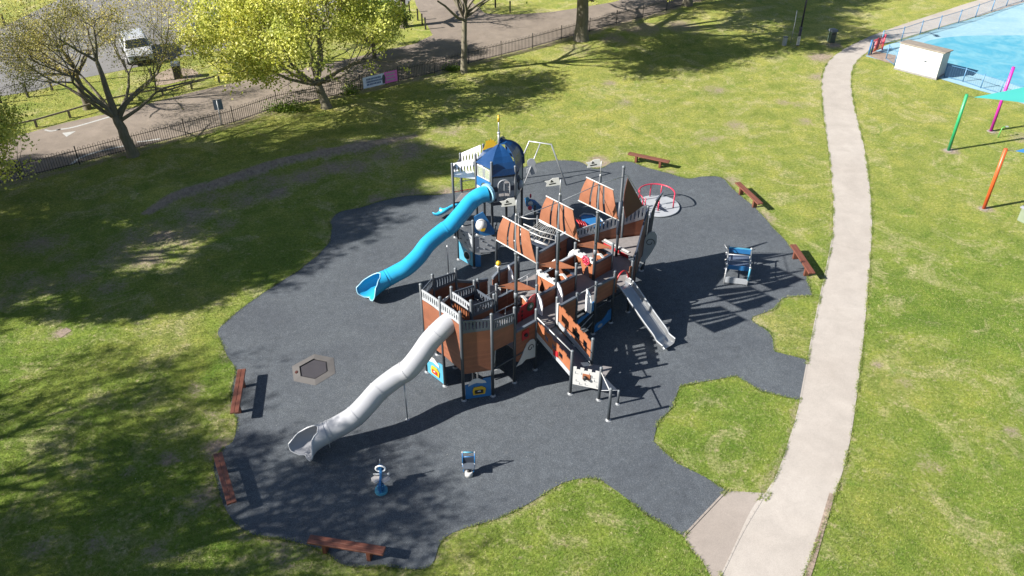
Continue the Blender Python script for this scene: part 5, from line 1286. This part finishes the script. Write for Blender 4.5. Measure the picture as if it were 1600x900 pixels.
s_ = shadesail([tipA, at(1700, 112, 3.1), at(1690, 175, 2.6)], (.07, .50, .47), 'large teal shade sail stretched off the right edge above the pool fence')
MB().cyl(tipA, g0 + UP * 3.12, .012, seg=6).build('stay_cable', M['galv'], s_)
tipB = at(1586, 236, 2.95)
s_ = shadesail([tipB, at(1680, 205, 3.2), at(1690, 262, 2.6)], (.04, .22, .55), 'small corner of a blue shade sail at the right edge above the orange pole')
MB().cyl(tipB, o0_ + UP * 3.1, .012, seg=6).build('stay_cable', M['galv'], s_)
wg = at(1559, 215); wr = thing('water_spout', 'little lime green bent play spout right of the magenta pole', 'water spout', wg)
MB().tube([wg, wg + V(.05, 0, .55), wg + V(.15, .05, .62), wg + V(.3, .1, .60)], .03, 8).build('spout_tube', paint('lime_paint', (.16, .55, .10), .4, .1), wr); MB().box(wg + V(.36, .1, .62), (.14, .1, .04)).build('nozzle', M['ltgrey'], wr)

# ------------------------------------------------------------------ cars
def car(loc, rz, c, label, Lc=4.2, Wc=1.76, Hc_=1.48, van=False):
    r_ = thing('parked_car', label, 'car', (0, 0, 0), group='cars in the car park')
    pm = paint('car_paint', c, .28, .04, dirt=.05, coat=.6)
    h2 = Lc / 2
    low = [(-h2, .42), (-h2 + .03, .72), (-h2 + .12, .92), (-h2 + .9, .98), (h2 - 1.15, .96), (h2 - .45, .86), (h2 - .1, .70), (h2, .48), (h2 - .02, .26), (-h2 + .05, .26)]
    def loft(prof, w0, w1fn, name, mat, par):
        k = len(prof); vs = []; ws = [-1, -.86, .86, 1]
        for s_ in ws:
            for x, z in prof:
                t = 1.0 if abs(s_) < .9 else .0
                hw = w1fn(x, z)
                vs.append((x * (1 if abs(s_) < .9 else .985), s_ * hw, z + (.0 if abs(s_) < .9 else -.03 * (1 if z > .6 else -1))))
        fs = []
        for a in range(3):
            for i in range(k):
                j = (i + 1) % k; fs.append((a * k + i, a * k + j, (a + 1) * k + j, (a + 1) * k + i))
        fs += [tuple(range(k)), tuple(range(3 * k, 4 * k))[::-1]]
        o = fixn(MB().add(vs, fs).build(name, mat, par)); bev(o, .03, 2); return o
    wf_ = lambda x, z: Wc / 2 * (1 - .10 * max(0, abs(x) / h2 - .6) / .4)
    loft(low, Wc, wf_, 'body', pm, r_)
    zt_ = Hc_
    cab = [(-h2 + .18, .93), (-h2 + .45, zt_ - .12), (-h2 + .75, zt_), (.25, zt_), (.62, zt_ - .10), (h2 - 1.05, .94)] if not van else [(-h2 + .05, .93), (-h2 + .10, zt_ - .05), (-h2 + .25, zt_), (h2 - 1.35, zt_), (h2 - 1.15, zt_ - .1), (h2 - .65, .94)]
    cw_ = lambda x, z: Wc / 2 * (.94 if z < 1.0 else .78 + .16 * (zt_ - z) / (zt_ - .93))
    loft(cab, Wc, cw_, 'cabin', pm, r_)
    gm_ = bpy.data.materials.new('car_glass'); t, b = nodes(gm_); b.inputs['Base Color'].default_value = (.02, .025, .03, 1); b.inputs['Roughness'].default_value = .08
    ws0, ws1 = Vector((cab[-2][0] + .03, 0, cab[-2][1])), Vector((cab[-1][0] + .02, 0, cab[-1][1] + .02))
    nn = Vector(((ws0 - ws1).z * 1.0, 0, -(ws0 - ws1).x)).normalized()
    if nn.x < 0: nn = -nn
    MB().prism([ws0 + nn * .02 + Vector((0, -.60, 0)), ws0 + nn * .02 + Vector((0, .60, 0)), ws1 + nn * .02 + Vector((0, .74, 0)), ws1 + nn * .02 + Vector((0, -.74, 0))], nn, .015).build('windscreen', gm_, r_)
    r0, r1 = Vector((cab[1][0], 0, cab[1][1])), Vector((cab[0][0], 0, cab[0][1] + .04)); nn = Vector((-(r0 - r1).z, 0, (r0 - r1).x)).normalized()
    if nn.x > 0: nn = -nn
    MB().prism([r0 + nn * .02 + Vector((0, -.55, 0)), r0 + nn * .02 + Vector((0, .55, 0)), r1 + nn * .02 + Vector((0, .66, 0)), r1 + nn * .02 + Vector((0, -.66, 0))], nn, .015).build('rear_window', gm_, r_)
    for s_ in (-1, 1):
        for (x0, x1) in ((-h2 + .55, -.35), (-.28, .62)):
            a = Vector((x0, s_ * Wc * .475, 1.0)); b2 = Vector((x1 + .22 * (x1 > .3), s_ * Wc * .475, 1.0)); c2 = Vector((x1 - .12, s_ * Wc * .415, zt_ - .12)); d2 = Vector((x0 + .15, s_ * Wc * .415, zt_ - .12))
            MB().prism([a, b2, c2, d2], (b2 - a).cross(d2 - a), .02).build('side_window', gm_, r_)
        for x in (-h2 + .75, h2 - .78):
            wv = MB().cyl((x, s_ * (Wc / 2 - .20), .32), (x, s_ * (Wc / 2 + .01), .32), .32, .32, 20).build('wheel', M['black'], r_)
            MB().cyl((x, s_ * (Wc / 2 - .0), .32), (x, s_ * (Wc / 2 + .02), .32), .19, .17, 12).build('rim', M['steel'], wv)
        MB().box((h2 - .09, s_ * .62, .66), (.10, .34, .14)).build('headlight', M['ltgrey'], r_)
        MB().box((-h2 + .05, s_ * .68, .74), (.08, .22, .2)).build('tail_light', M['red'], r_)
        MB().box((h2 - 1.35, s_ * (Wc / 2 + .05), 1.0), (.12, .16, .12)).build('wing_mirror', pm, r_)
    MB().box((h2 - .02, 0, .52), (.06, .95, .18)).build('grille', M['black'], r_)
    MB().box((h2 - .02, 0, .33), (.08, 1.3, .09)).build('bumper_trim', M['black'], r_)
    MB().box((h2 + .02, 0, .44), (.012, .50, .10)).build('number_plate', M['white'], r_)
    r_.location = loc; r_.rotation_euler = (0, 0, rz); return r_
fA = at(222, 99); fB = at(196, 66); hd = math.atan2(fA.y - fB.y, fA.x - fB.x)
cc = (fA + fB) / 2 + V(0, 0, .01)
car(at(208, 92) + V(.2, .5, .01), R(-62), (.70, .71, .72), 'white hatchback parked nose towards the grass, seen through the bare tree')
car(at(325, 62) + V(.2, .6, .01), R(-118), (.03, .035, .05), 'dark navy car half hidden by the yellow tree, right of the white car')
car(at(382, 55) + V(.2, .6, .01), R(-62), (.10, .33, .48), 'pale blue car glimpsed through the yellow leaves', 4.4)
car(at(432, 50) + V(.2, .6, .01), R(-62), (.05, .055, .08), 'dark car behind the yellow tree, right of the pale blue car', 4.3)
# ------------------------------------------------------------------ trees
def tree(base, h, crown_r, crown_z, lean=(0, 0), n_limbs=6, leaves=8000, leaf=.12, leafm='leaf_green', barkm='bark', r0=.22, fork=.35, seed=1, label='', sparse=0.0, name='tree', spread=1.0, clump=6, group=None, vz=.75, up=.25, lr=.55):
    rnd = random.Random(seed); rg = np.random.default_rng(seed)
    root = thing(name, label, 'tree', base, group=group)
    base = Vector(base); tr = MB(); tips = []; lm = []
    C = base + V(lean[0], lean[1], crown_z)
    fz = h * fork
    fp = base + V(lean[0] * .2, lean[1] * .2, fz)
    # trunk
    K = 6; path = [base.lerp(fp, i / K) + V(rnd.uniform(-.04, .04), rnd.uniform(-.04, .04), 0) * (i > 0) for i in range(K + 1)]
    tr.tube([base - UP * .1] + path, [r0 * 1.55, r0 * 1.35] + [r0 * (1.08 - .28 * i / K) for i in range(1, K + 1)], 10)
    def inside(p):
        q = p - C; return (q.x / crown_r) ** 2 + (q.y / crown_r) ** 2 + (q.z / (crown_r * vz)) ** 2
    def grow(p, d, L, r, depth, mb):
        n = 4; pts = [p]; rr = [r]
        for i in range(n):
            d = (d + V(rnd.gauss(0, .16), rnd.gauss(0, .16), rnd.gauss(0, .10) + up * .12)).normalized()
            p = p + d * L / n; pts.append(p); rr.append(r * (1 - .5 * (i + 1) / n))
            if depth >= 1 and i >= 1 and rnd.random() < .75 and depth < 4:
                sd = d.cross(V(rnd.gauss(0, 1), rnd.gauss(0, 1), rnd.gauss(0, 1))).normalized()
                grow(p, (d * .65 + sd * .8 + UP * up * .5).normalized(), L * rnd.uniform(.5, .75), rr[-1] * .6, depth + 1, mb)
            if inside(p) > 1.15 and depth > 1: break
        mb.tube(pts, rr, 6 if depth < 2 else 4, caps=False)
        if depth < 4 and inside(p) < 1.1:
            for k in range(2 if depth else 3):
                sd = d.cross(V(rnd.gauss(0, 1), rnd.gauss(0, 1), rnd.gauss(0, 1))).normalized()
                grow(p, (d * .8 + sd * .6).normalized(), L * rnd.uniform(.6, .8), rr[-1] * .8, depth + 1, mb)
        if depth >= 2:
            for t in pts[1:]: tips.append(t)
    bm = MB()
    for k in range(n_limbs):
        a = 2 * math.pi * (k + rnd.uniform(-.25, .25)) / n_limbs; el = rnd.uniform(.35, 1.1)
        d = V(math.cos(a) * math.cos(el) * spread, math.sin(a) * math.cos(el) * spread, math.sin(el)).normalized()
        st = path[-1] - UP * rnd.uniform(0, fz * .18)
        grow(st, d, crown_r * rnd.uniform(.45, .6), r0 * lr, 0, bm)
    grow(path[-1], V(rnd.gauss(0, .1), rnd.gauss(0, .1), 1).normalized(), crown_r * .5, r0 * .7, 0, bm)
    t_o = tr.build('trunk', M[barkm], root)
    bm.build('limbs', M[barkm], t_o)
    T = np.array([tuple(t) for t in tips]); 
    if leaves and len(T):
        # clumps around twig points, kept by a 3-D pattern so gaps and dense masses appear
        nc = max(1, leaves // clump); cidx = rg.integers(0, len(T), nc)
        cen = T[cidx] + rg.normal(0, .22, (nc, 3)) * crown_r * .12
        L = np.repeat(cen, clump, 0) + rg.normal(0, .16, (nc * clump, 3))
        n_ = len(L); nrm = rg.normal(0, 1, (n_, 3)); nrm[:, 2] += .6; nrm /= np.linalg.norm(nrm, axis=1)[:, None]
        tv = rg.normal(0, 1, (n_, 3)); a = np.cross(nrm, tv); a /= np.linalg.norm(a, axis=1)[:, None]; b = np.cross(nrm, a)
        s = leaf * rg.uniform(.6, 1.25, (n_, 1))
        P = np.stack([L - a * s * .5, L + b * s * .38, L + a * s * .5, L - b * s * .38], 1).reshape(-1, 3) - np.array(tuple(base))
        me = bpy.data.meshes.new('crown'); me.vertices.add(len(P)); me.vertices.foreach_set('co', P.astype(np.float32).ravel())
        me.loops.add(n_ * 4); me.loops.foreach_set('vertex_index', np.arange(n_ * 4, dtype=np.int32))
        me.polygons.add(n_); me.polygons.foreach_set('loop_start', np.arange(0, n_ * 4, 4, dtype=np.int32)); me.polygons.foreach_set('loop_total', np.full(n_, 4, dtype=np.int32))
        me.update(); me.materials.append(M[leafm]); o = bpy.data.objects.new('crown', me); COL.objects.link(o); o.parent = root
    return root
tree(at(208, 243), 9.0, 5.6, 7.0, (-1.3, -.2), 8, 24000, .075, 'leaf_bud', 'bark2', .28, .26, 11, 'large nearly bare tree with opening brown buds, left, just inside the railings', clump=4, spread=.85, up=.3, vz=.95, lr=.42)
tree(at(137, 170), 6.0, 3.2, 4.6, (-.5, 0), 7, 5000, .07, 'leaf_bud', 'bark', .20, .36, 5, 'small bare tree on the verge beyond the road, behind the large bare tree', clump=3, spread=1.2)
tree(at(510, 168), 7.6, 6.0, 5.4, (-1.7, .8), 11, 46000, .155, 'leaf_yellow', 'bark2', .27, .20, 23, 'broad leafy tree covered in bright yellow green spring leaves beside the railings', clump=8, spread=1.5, vz=.62, up=.06, lr=.42)
tree(at(413, 107), 6.5, 3.0, 5.0, (.3, .5), 6, 8000, .13, 'leaf_yellow', 'bark', .18, .38, 31, 'smaller yellow green tree half hidden behind the broad leafy tree', clump=8)
tree(at(585, 92), 4.4, 2.3, 2.7, (0, .6), 8, 14000, .13, 'leaf_green', 'bark', .15, .25, 37, 'darker green low tree across the road, right of the yellow leafed tree', clump=9, spread=1.4)
tree(at(725, 113), 12, 6.2, 9.6, (.7, .3), 9, 50000, .15, 'leaf_green', 'bark2', .19, .34, 41, 'slim tree with pale trunk on the grass near the middle top', clump=7, up=.15)
tree(at(908, 62), 13, 7.8, 9.0, (.2, .6), 11, 74000, .16, 'leaf_yellow', 'bark2', .46, .31, 43, 'thick pale trunked tree by the railings at the top centre right', clump=9, spread=1.5, up=.02)
tree(at(631, 42), 7.5, 3.8, 5.6, (0, 1.0), 6, 2500, .10, 'leaf_green', 'bark', .30, .30, 47, 'dark trunked bare tree beside the side road at the top', clump=4)
tree(at(1074, 8), 10.0, 5.8, 8.5, (0, 0), 8, 30000, .15, 'leaf_green', 'bark2', .34, .42, 53, 'pale trunk cut by the top edge, right end of the railings', clump=9)
tree(at(1190, -30), 10.0, 6.0, 8.2, (0, 0), 7, 24000, .16, 'leaf_green', 'bark', .36, .35, 59, 'tall tree beyond the top edge casting shade by the lamp post', clump=9)
tree(at(1330, -45), 10.0, 6.0, 8.2, (0, 0), 7, 24000, .16, 'leaf_green', 'bark', .36, .35, 61, 'tall tree beyond the top edge casting shade on the far grass right', clump=9)
tree(V(-24.6, 33.0, 0), 6, 3.7, 4.6, (0, 0), 8, 16000, .13, 'leaf_yellow', 'bark', .22, .30, 67, 'leafy tree cut by the left edge with yellow green twigs over the railings', clump=8, spread=1.3)
def shade_tree(sx, sy, z, r, leaves, lm, lf, seed, lab):      # a tree whose crown at height z shades the lawn round (sx, sy)
    k = z / math.tan(R(SUN_EL)); bx, by = sx - k * math.cos(R(SUN_AZ)), sy - k * math.sin(R(SUN_AZ))
    tree(V(bx, by, 0), z, r, z, (0, 0), 11, int(leaves * (1.7 if lm == 'leaf_green' else 1.25)), lf * (1.15 if lm == 'leaf_green' else 1), lm, 'bark', .34, (z - r * .75) / z, seed, lab, clump=9 if lm == 'leaf_green' else 4, spread=1.25, up=.12)
shade_tree(-10.0, 37.2, 14, 5.0, 26000, 'leaf_green', .17, 101, 'tall tree outside the left edge whose shade falls beside the grass bank')
shade_tree(-13.8, 32.4, 12, 5.6, 32000, 'leaf_green', .17, 102, 'tall tree outside the left edge whose shade ends near the rubber corner')
shade_tree(-22.5, 29.5, 12, 5.4, 28000, 'leaf_green', .17, 103, 'tall tree outside the left edge whose shade covers the lawn by the photo edge')
shade_tree(-20.5, 37.5, 14, 5.2, 26000, 'leaf_green', .17, 104, 'tall tree outside the left edge whose shade lies under the railings')
shade_tree(-16.2, 38.5, 14, 4.6, 22000, 'leaf_green', .17, 108, 'tall tree outside the left edge whose shade falls between the railings and the grass bank')
shade_tree(-6.6, 41.2, 16, 4.2, 18000, 'leaf_green', .17, 109, 'tallest tree outside the left edge whose shade reaches furthest right')
shade_tree(-7.6, 38.0, 15, 4.0, 16000, 'leaf_green', .17, 110, 'tall tree outside the left edge whose shade touches the far left rubber corner')
shade_tree(-14.0, 19.0, 11, 5.2, 16000, 'leaf_bud', .14, 105, 'thinly leafed tree outside the left edge whose dappled shade lies by the left benches')
shade_tree(-6.0, 16.3, 10, 4.9, 12000, 'leaf_bud', .14, 106, 'thinly leafed tree outside the lower left corner dappling the front rubber')
shade_tree(-13.5, 12.5, 10, 5.0, 14000, 'leaf_bud', .14, 107, 'thinly leafed tree outside the lower left corner dappling the nearest grass')
# low shrub at the foot of the railings
def shrub(c, r, n_, label, name='shrub'):
    root = thing(name, label, 'shrub', c); rg = np.random.default_rng(int(abs(c.x) * 100))
    L = rg.normal(0, 1, (n_, 3)) * np.array([r[0], r[1], r[2]]) * .5; L[:, 2] = np.abs(L[:, 2])
    nrm = rg.normal(0, 1, (n_, 3)); nrm /= np.linalg.norm(nrm, axis=1)[:, None]; tv = rg.normal(0, 1, (n_, 3)); a = np.cross(nrm, tv); a /= np.linalg.norm(a, axis=1)[:, None]; b = np.cross(nrm, a)
    s = .11 * rg.uniform(.6, 1.2, (n_, 1)); P = np.stack([L - a * s * .5, L + b * s * .35, L + a * s * .5, L - b * s * .35], 1).reshape(-1, 3)
    me = bpy.data.meshes.new('foliage'); me.from_pydata(P.tolist(), [], [(4 * i, 4 * i + 1, 4 * i + 2, 4 * i + 3) for i in range(n_)]); me.update(); me.materials.append(M['leaf_green'])
    o = bpy.data.objects.new('foliage', me); COL.objects.link(o); o.parent = root
    st = MB()
    for k in range(6): st.cyl(c, c + V(rg.normal(0, r[0] * .4), rg.normal(0, r[1] * .4), r[2] * .7), .015, .006, 5)
    st.build('stems', M['bark'], root)
shrub(at(447, 173), (1.3, .45, .5), 1500, 'low green shrub at the foot of the railings left of the yellow tree')
shrub(at(706, 110), (.6, .3, .35), 500, 'tuft of weeds at the railings left of the slim young tree')
shrub(at(548, 146), (.5, .4, .8), 500, 'small leafy sapling by the railings left of the banner')
# ------------------------------------------------------------------ grass blades (uncountable)
def pip(X, Y, poly):
    x = np.array([p[0] for p in poly]); y = np.array([p[1] for p in poly]); ins = np.zeros(X.shape, bool); j = len(x) - 1
    for i in range(len(x)):
        c = ((y[i] > Y) != (y[j] > Y)) & (X < (x[j] - x[i]) * (Y - y[i]) / (y[j] - y[i] + 1e-12) + x[i]); ins ^= c; j = i
    return ins
def grass(n_, y0, y1, h0, h1, seed, name):
    rg = np.random.default_rng(seed)
    Y = y0 + (y1 - y0) * rg.random(n_ * 2) ** 1.15; hw = (Y * CT + 20 * ST) * .64; X = rg.uniform(-1, 1, n_ * 2) * hw
    ok = ~(pip(X, Y, rubber) | pip(X, Y, path_poly) | pip(X, Y, spur_poly) | pip(X, Y, road_poly) | pip(X, Y, side_poly) | pip(X, Y, pool_poly) | pip(X, Y, cp_poly))
    fx = (X + 45) / .28; fy = (Y - 10) / .28
    iy = np.clip(np.searchsorted(ys, Y) - 1, 0, ny - 1); ix = np.clip(np.searchsorted(xs, X) - 1, 0, nx - 1)
    dd = dirt[iy, ix]; ok &= rg.random(len(X)) > dd * 1.3
    X, Y = X[ok][:n_], Y[ok][:n_]; m = len(X)
    Z = GH[np.clip(np.searchsorted(ys, Y) - 1, 0, ny - 1), np.clip(np.searchsorted(xs, X) - 1, 0, nx - 1)]
    B = 3; X = np.repeat(X, B) + rg.normal(0, .06, m * B); Y = np.repeat(Y, B) + rg.normal(0, .06, m * B); Z = np.repeat(Z, B); k = m * B
    a = rg.uniform(0, 2 * np.pi, k); w = rg.uniform(.005, .012, k); h = rg.uniform(h0, h1, k); l = rg.normal(0, .45, (k, 2)) * h[:, None]
    P = np.stack([np.stack([X - np.cos(a) * w, Y - np.sin(a) * w, Z - .005], 1), np.stack([X + np.cos(a) * w, Y + np.sin(a) * w, Z - .005], 1), np.stack([X + l[:, 0], Y + l[:, 1], Z + h], 1)], 1).reshape(-1, 3)
    me = bpy.data.meshes.new(name); me.vertices.add(len(P)); me.vertices.foreach_set('co', P.astype(np.float32).ravel())
    me.loops.add(k * 3); me.loops.foreach_set('vertex_index', np.arange(k * 3, dtype=np.int32)); me.polygons.add(k)
    me.polygons.foreach_set('loop_start', np.arange(0, k * 3, 3, dtype=np.int32)); me.polygons.foreach_set('loop_total', np.full(k, 3, dtype=np.int32)); me.update()
    me.materials.append(M['blade']); o = bpy.data.objects.new(name, me); COL.objects.link(o)
    return props(o, 'short mown grass covering the lawns', 'grass', None, 'stuff')
M['blade'] = leafmat('grass_blades', [(0, (.115, .185, .026)), (.55, (.175, .25, .042)), (.85, (.30, .315, .095)), (1, (.46, .41, .23))], .3)
grass(330000, 12, 60, .018, .048, 3, 'grass')
def edge_grass(polys, per_m, seed):      # longer tufts leaning over the edges of paths and rubber
    rg = np.random.default_rng(seed); pts = []
    for poly in polys:
        n = len(poly)
        for i in range(n):
            a, b = poly[i], poly[(i + 1) % n]; L = (b - a).length
            if L < 1e-3 or L > 30 or a.y > 60 or a.y < 11: continue
            m = int(L * per_m) + 1; u = rg.random(m); nx_, ny_ = -(b.y - a.y) / L, (b.x - a.x) / L
            off = rg.normal(0, .035, m)
            pts.append(np.stack([a.x + (b.x - a.x) * u + nx_ * off, a.y + (b.y - a.y) * u + ny_ * off], 1))
    P = np.concatenate(pts); X, Y = P[:, 0], P[:, 1]
    # leave the joints between hard surfaces free of grass
    def near_hard(X, Y):
        c = np.zeros(X.shape, int)
        for dx, dy in ((.35, 0), (-.35, 0), (0, .35), (0, -.35)):
            c += (pip(X + dx, Y + dy, rubber) | pip(X + dx, Y + dy, path_poly) | pip(X + dx, Y + dy, spur_poly) | pip(X + dx, Y + dy, pool_poly)).astype(int)
        return c
    ok = near_hard(X, Y) <= 3
    n1 = np.sin(X * 3.1 + 1.7 * np.sin(Y * 2.3)) + np.sin(Y * 4.7 + X * 1.3); ok &= rg.random(len(X)) < np.clip(.35 + .4 * n1, .06, 1)
    X, Y = X[ok], Y[ok]; k = len(X)
    a = rg.uniform(0, 2 * np.pi, k); w = rg.uniform(.006, .014, k); h = rg.uniform(.025, .062, k); l = rg.normal(0, .6, (k, 2)) * h[:, None]; z0 = .002
    V3 = np.stack([np.stack([X - np.cos(a) * w, Y - np.sin(a) * w, np.full(k, z0)], 1), np.stack([X + np.cos(a) * w, Y + np.sin(a) * w, np.full(k, z0)], 1), np.stack([X + l[:, 0], Y + l[:, 1], h + .015], 1)], 1).reshape(-1, 3)
    me = bpy.data.meshes.new('edge_grass'); me.vertices.add(len(V3)); me.vertices.foreach_set('co', V3.astype(np.float32).ravel())
    me.loops.add(k * 3); me.loops.foreach_set('vertex_index', np.arange(k * 3, dtype=np.int32)); me.polygons.add(k)
    me.polygons.foreach_set('loop_start', np.arange(0, k * 3, 3, dtype=np.int32)); me.polygons.foreach_set('loop_total', np.full(k, 3, dtype=np.int32)); me.update()
    me.materials.append(M['blade']); o = bpy.data.objects.new('edge_grass', me); COL.objects.link(o)
    return props(o, 'longer grass tufts leaning over the rubber and path edges', 'grass', None, 'stuff')
edge_grass([rubber, path_poly, spur_poly], 420, 9)
for o in list(bpy.data.objects):
    if o.type == 'MESH' and o.parent is None and not o.get('label') and not o.get('kind'): print('UNTAGGED', o.name)
print('objects', len(bpy.data.objects))
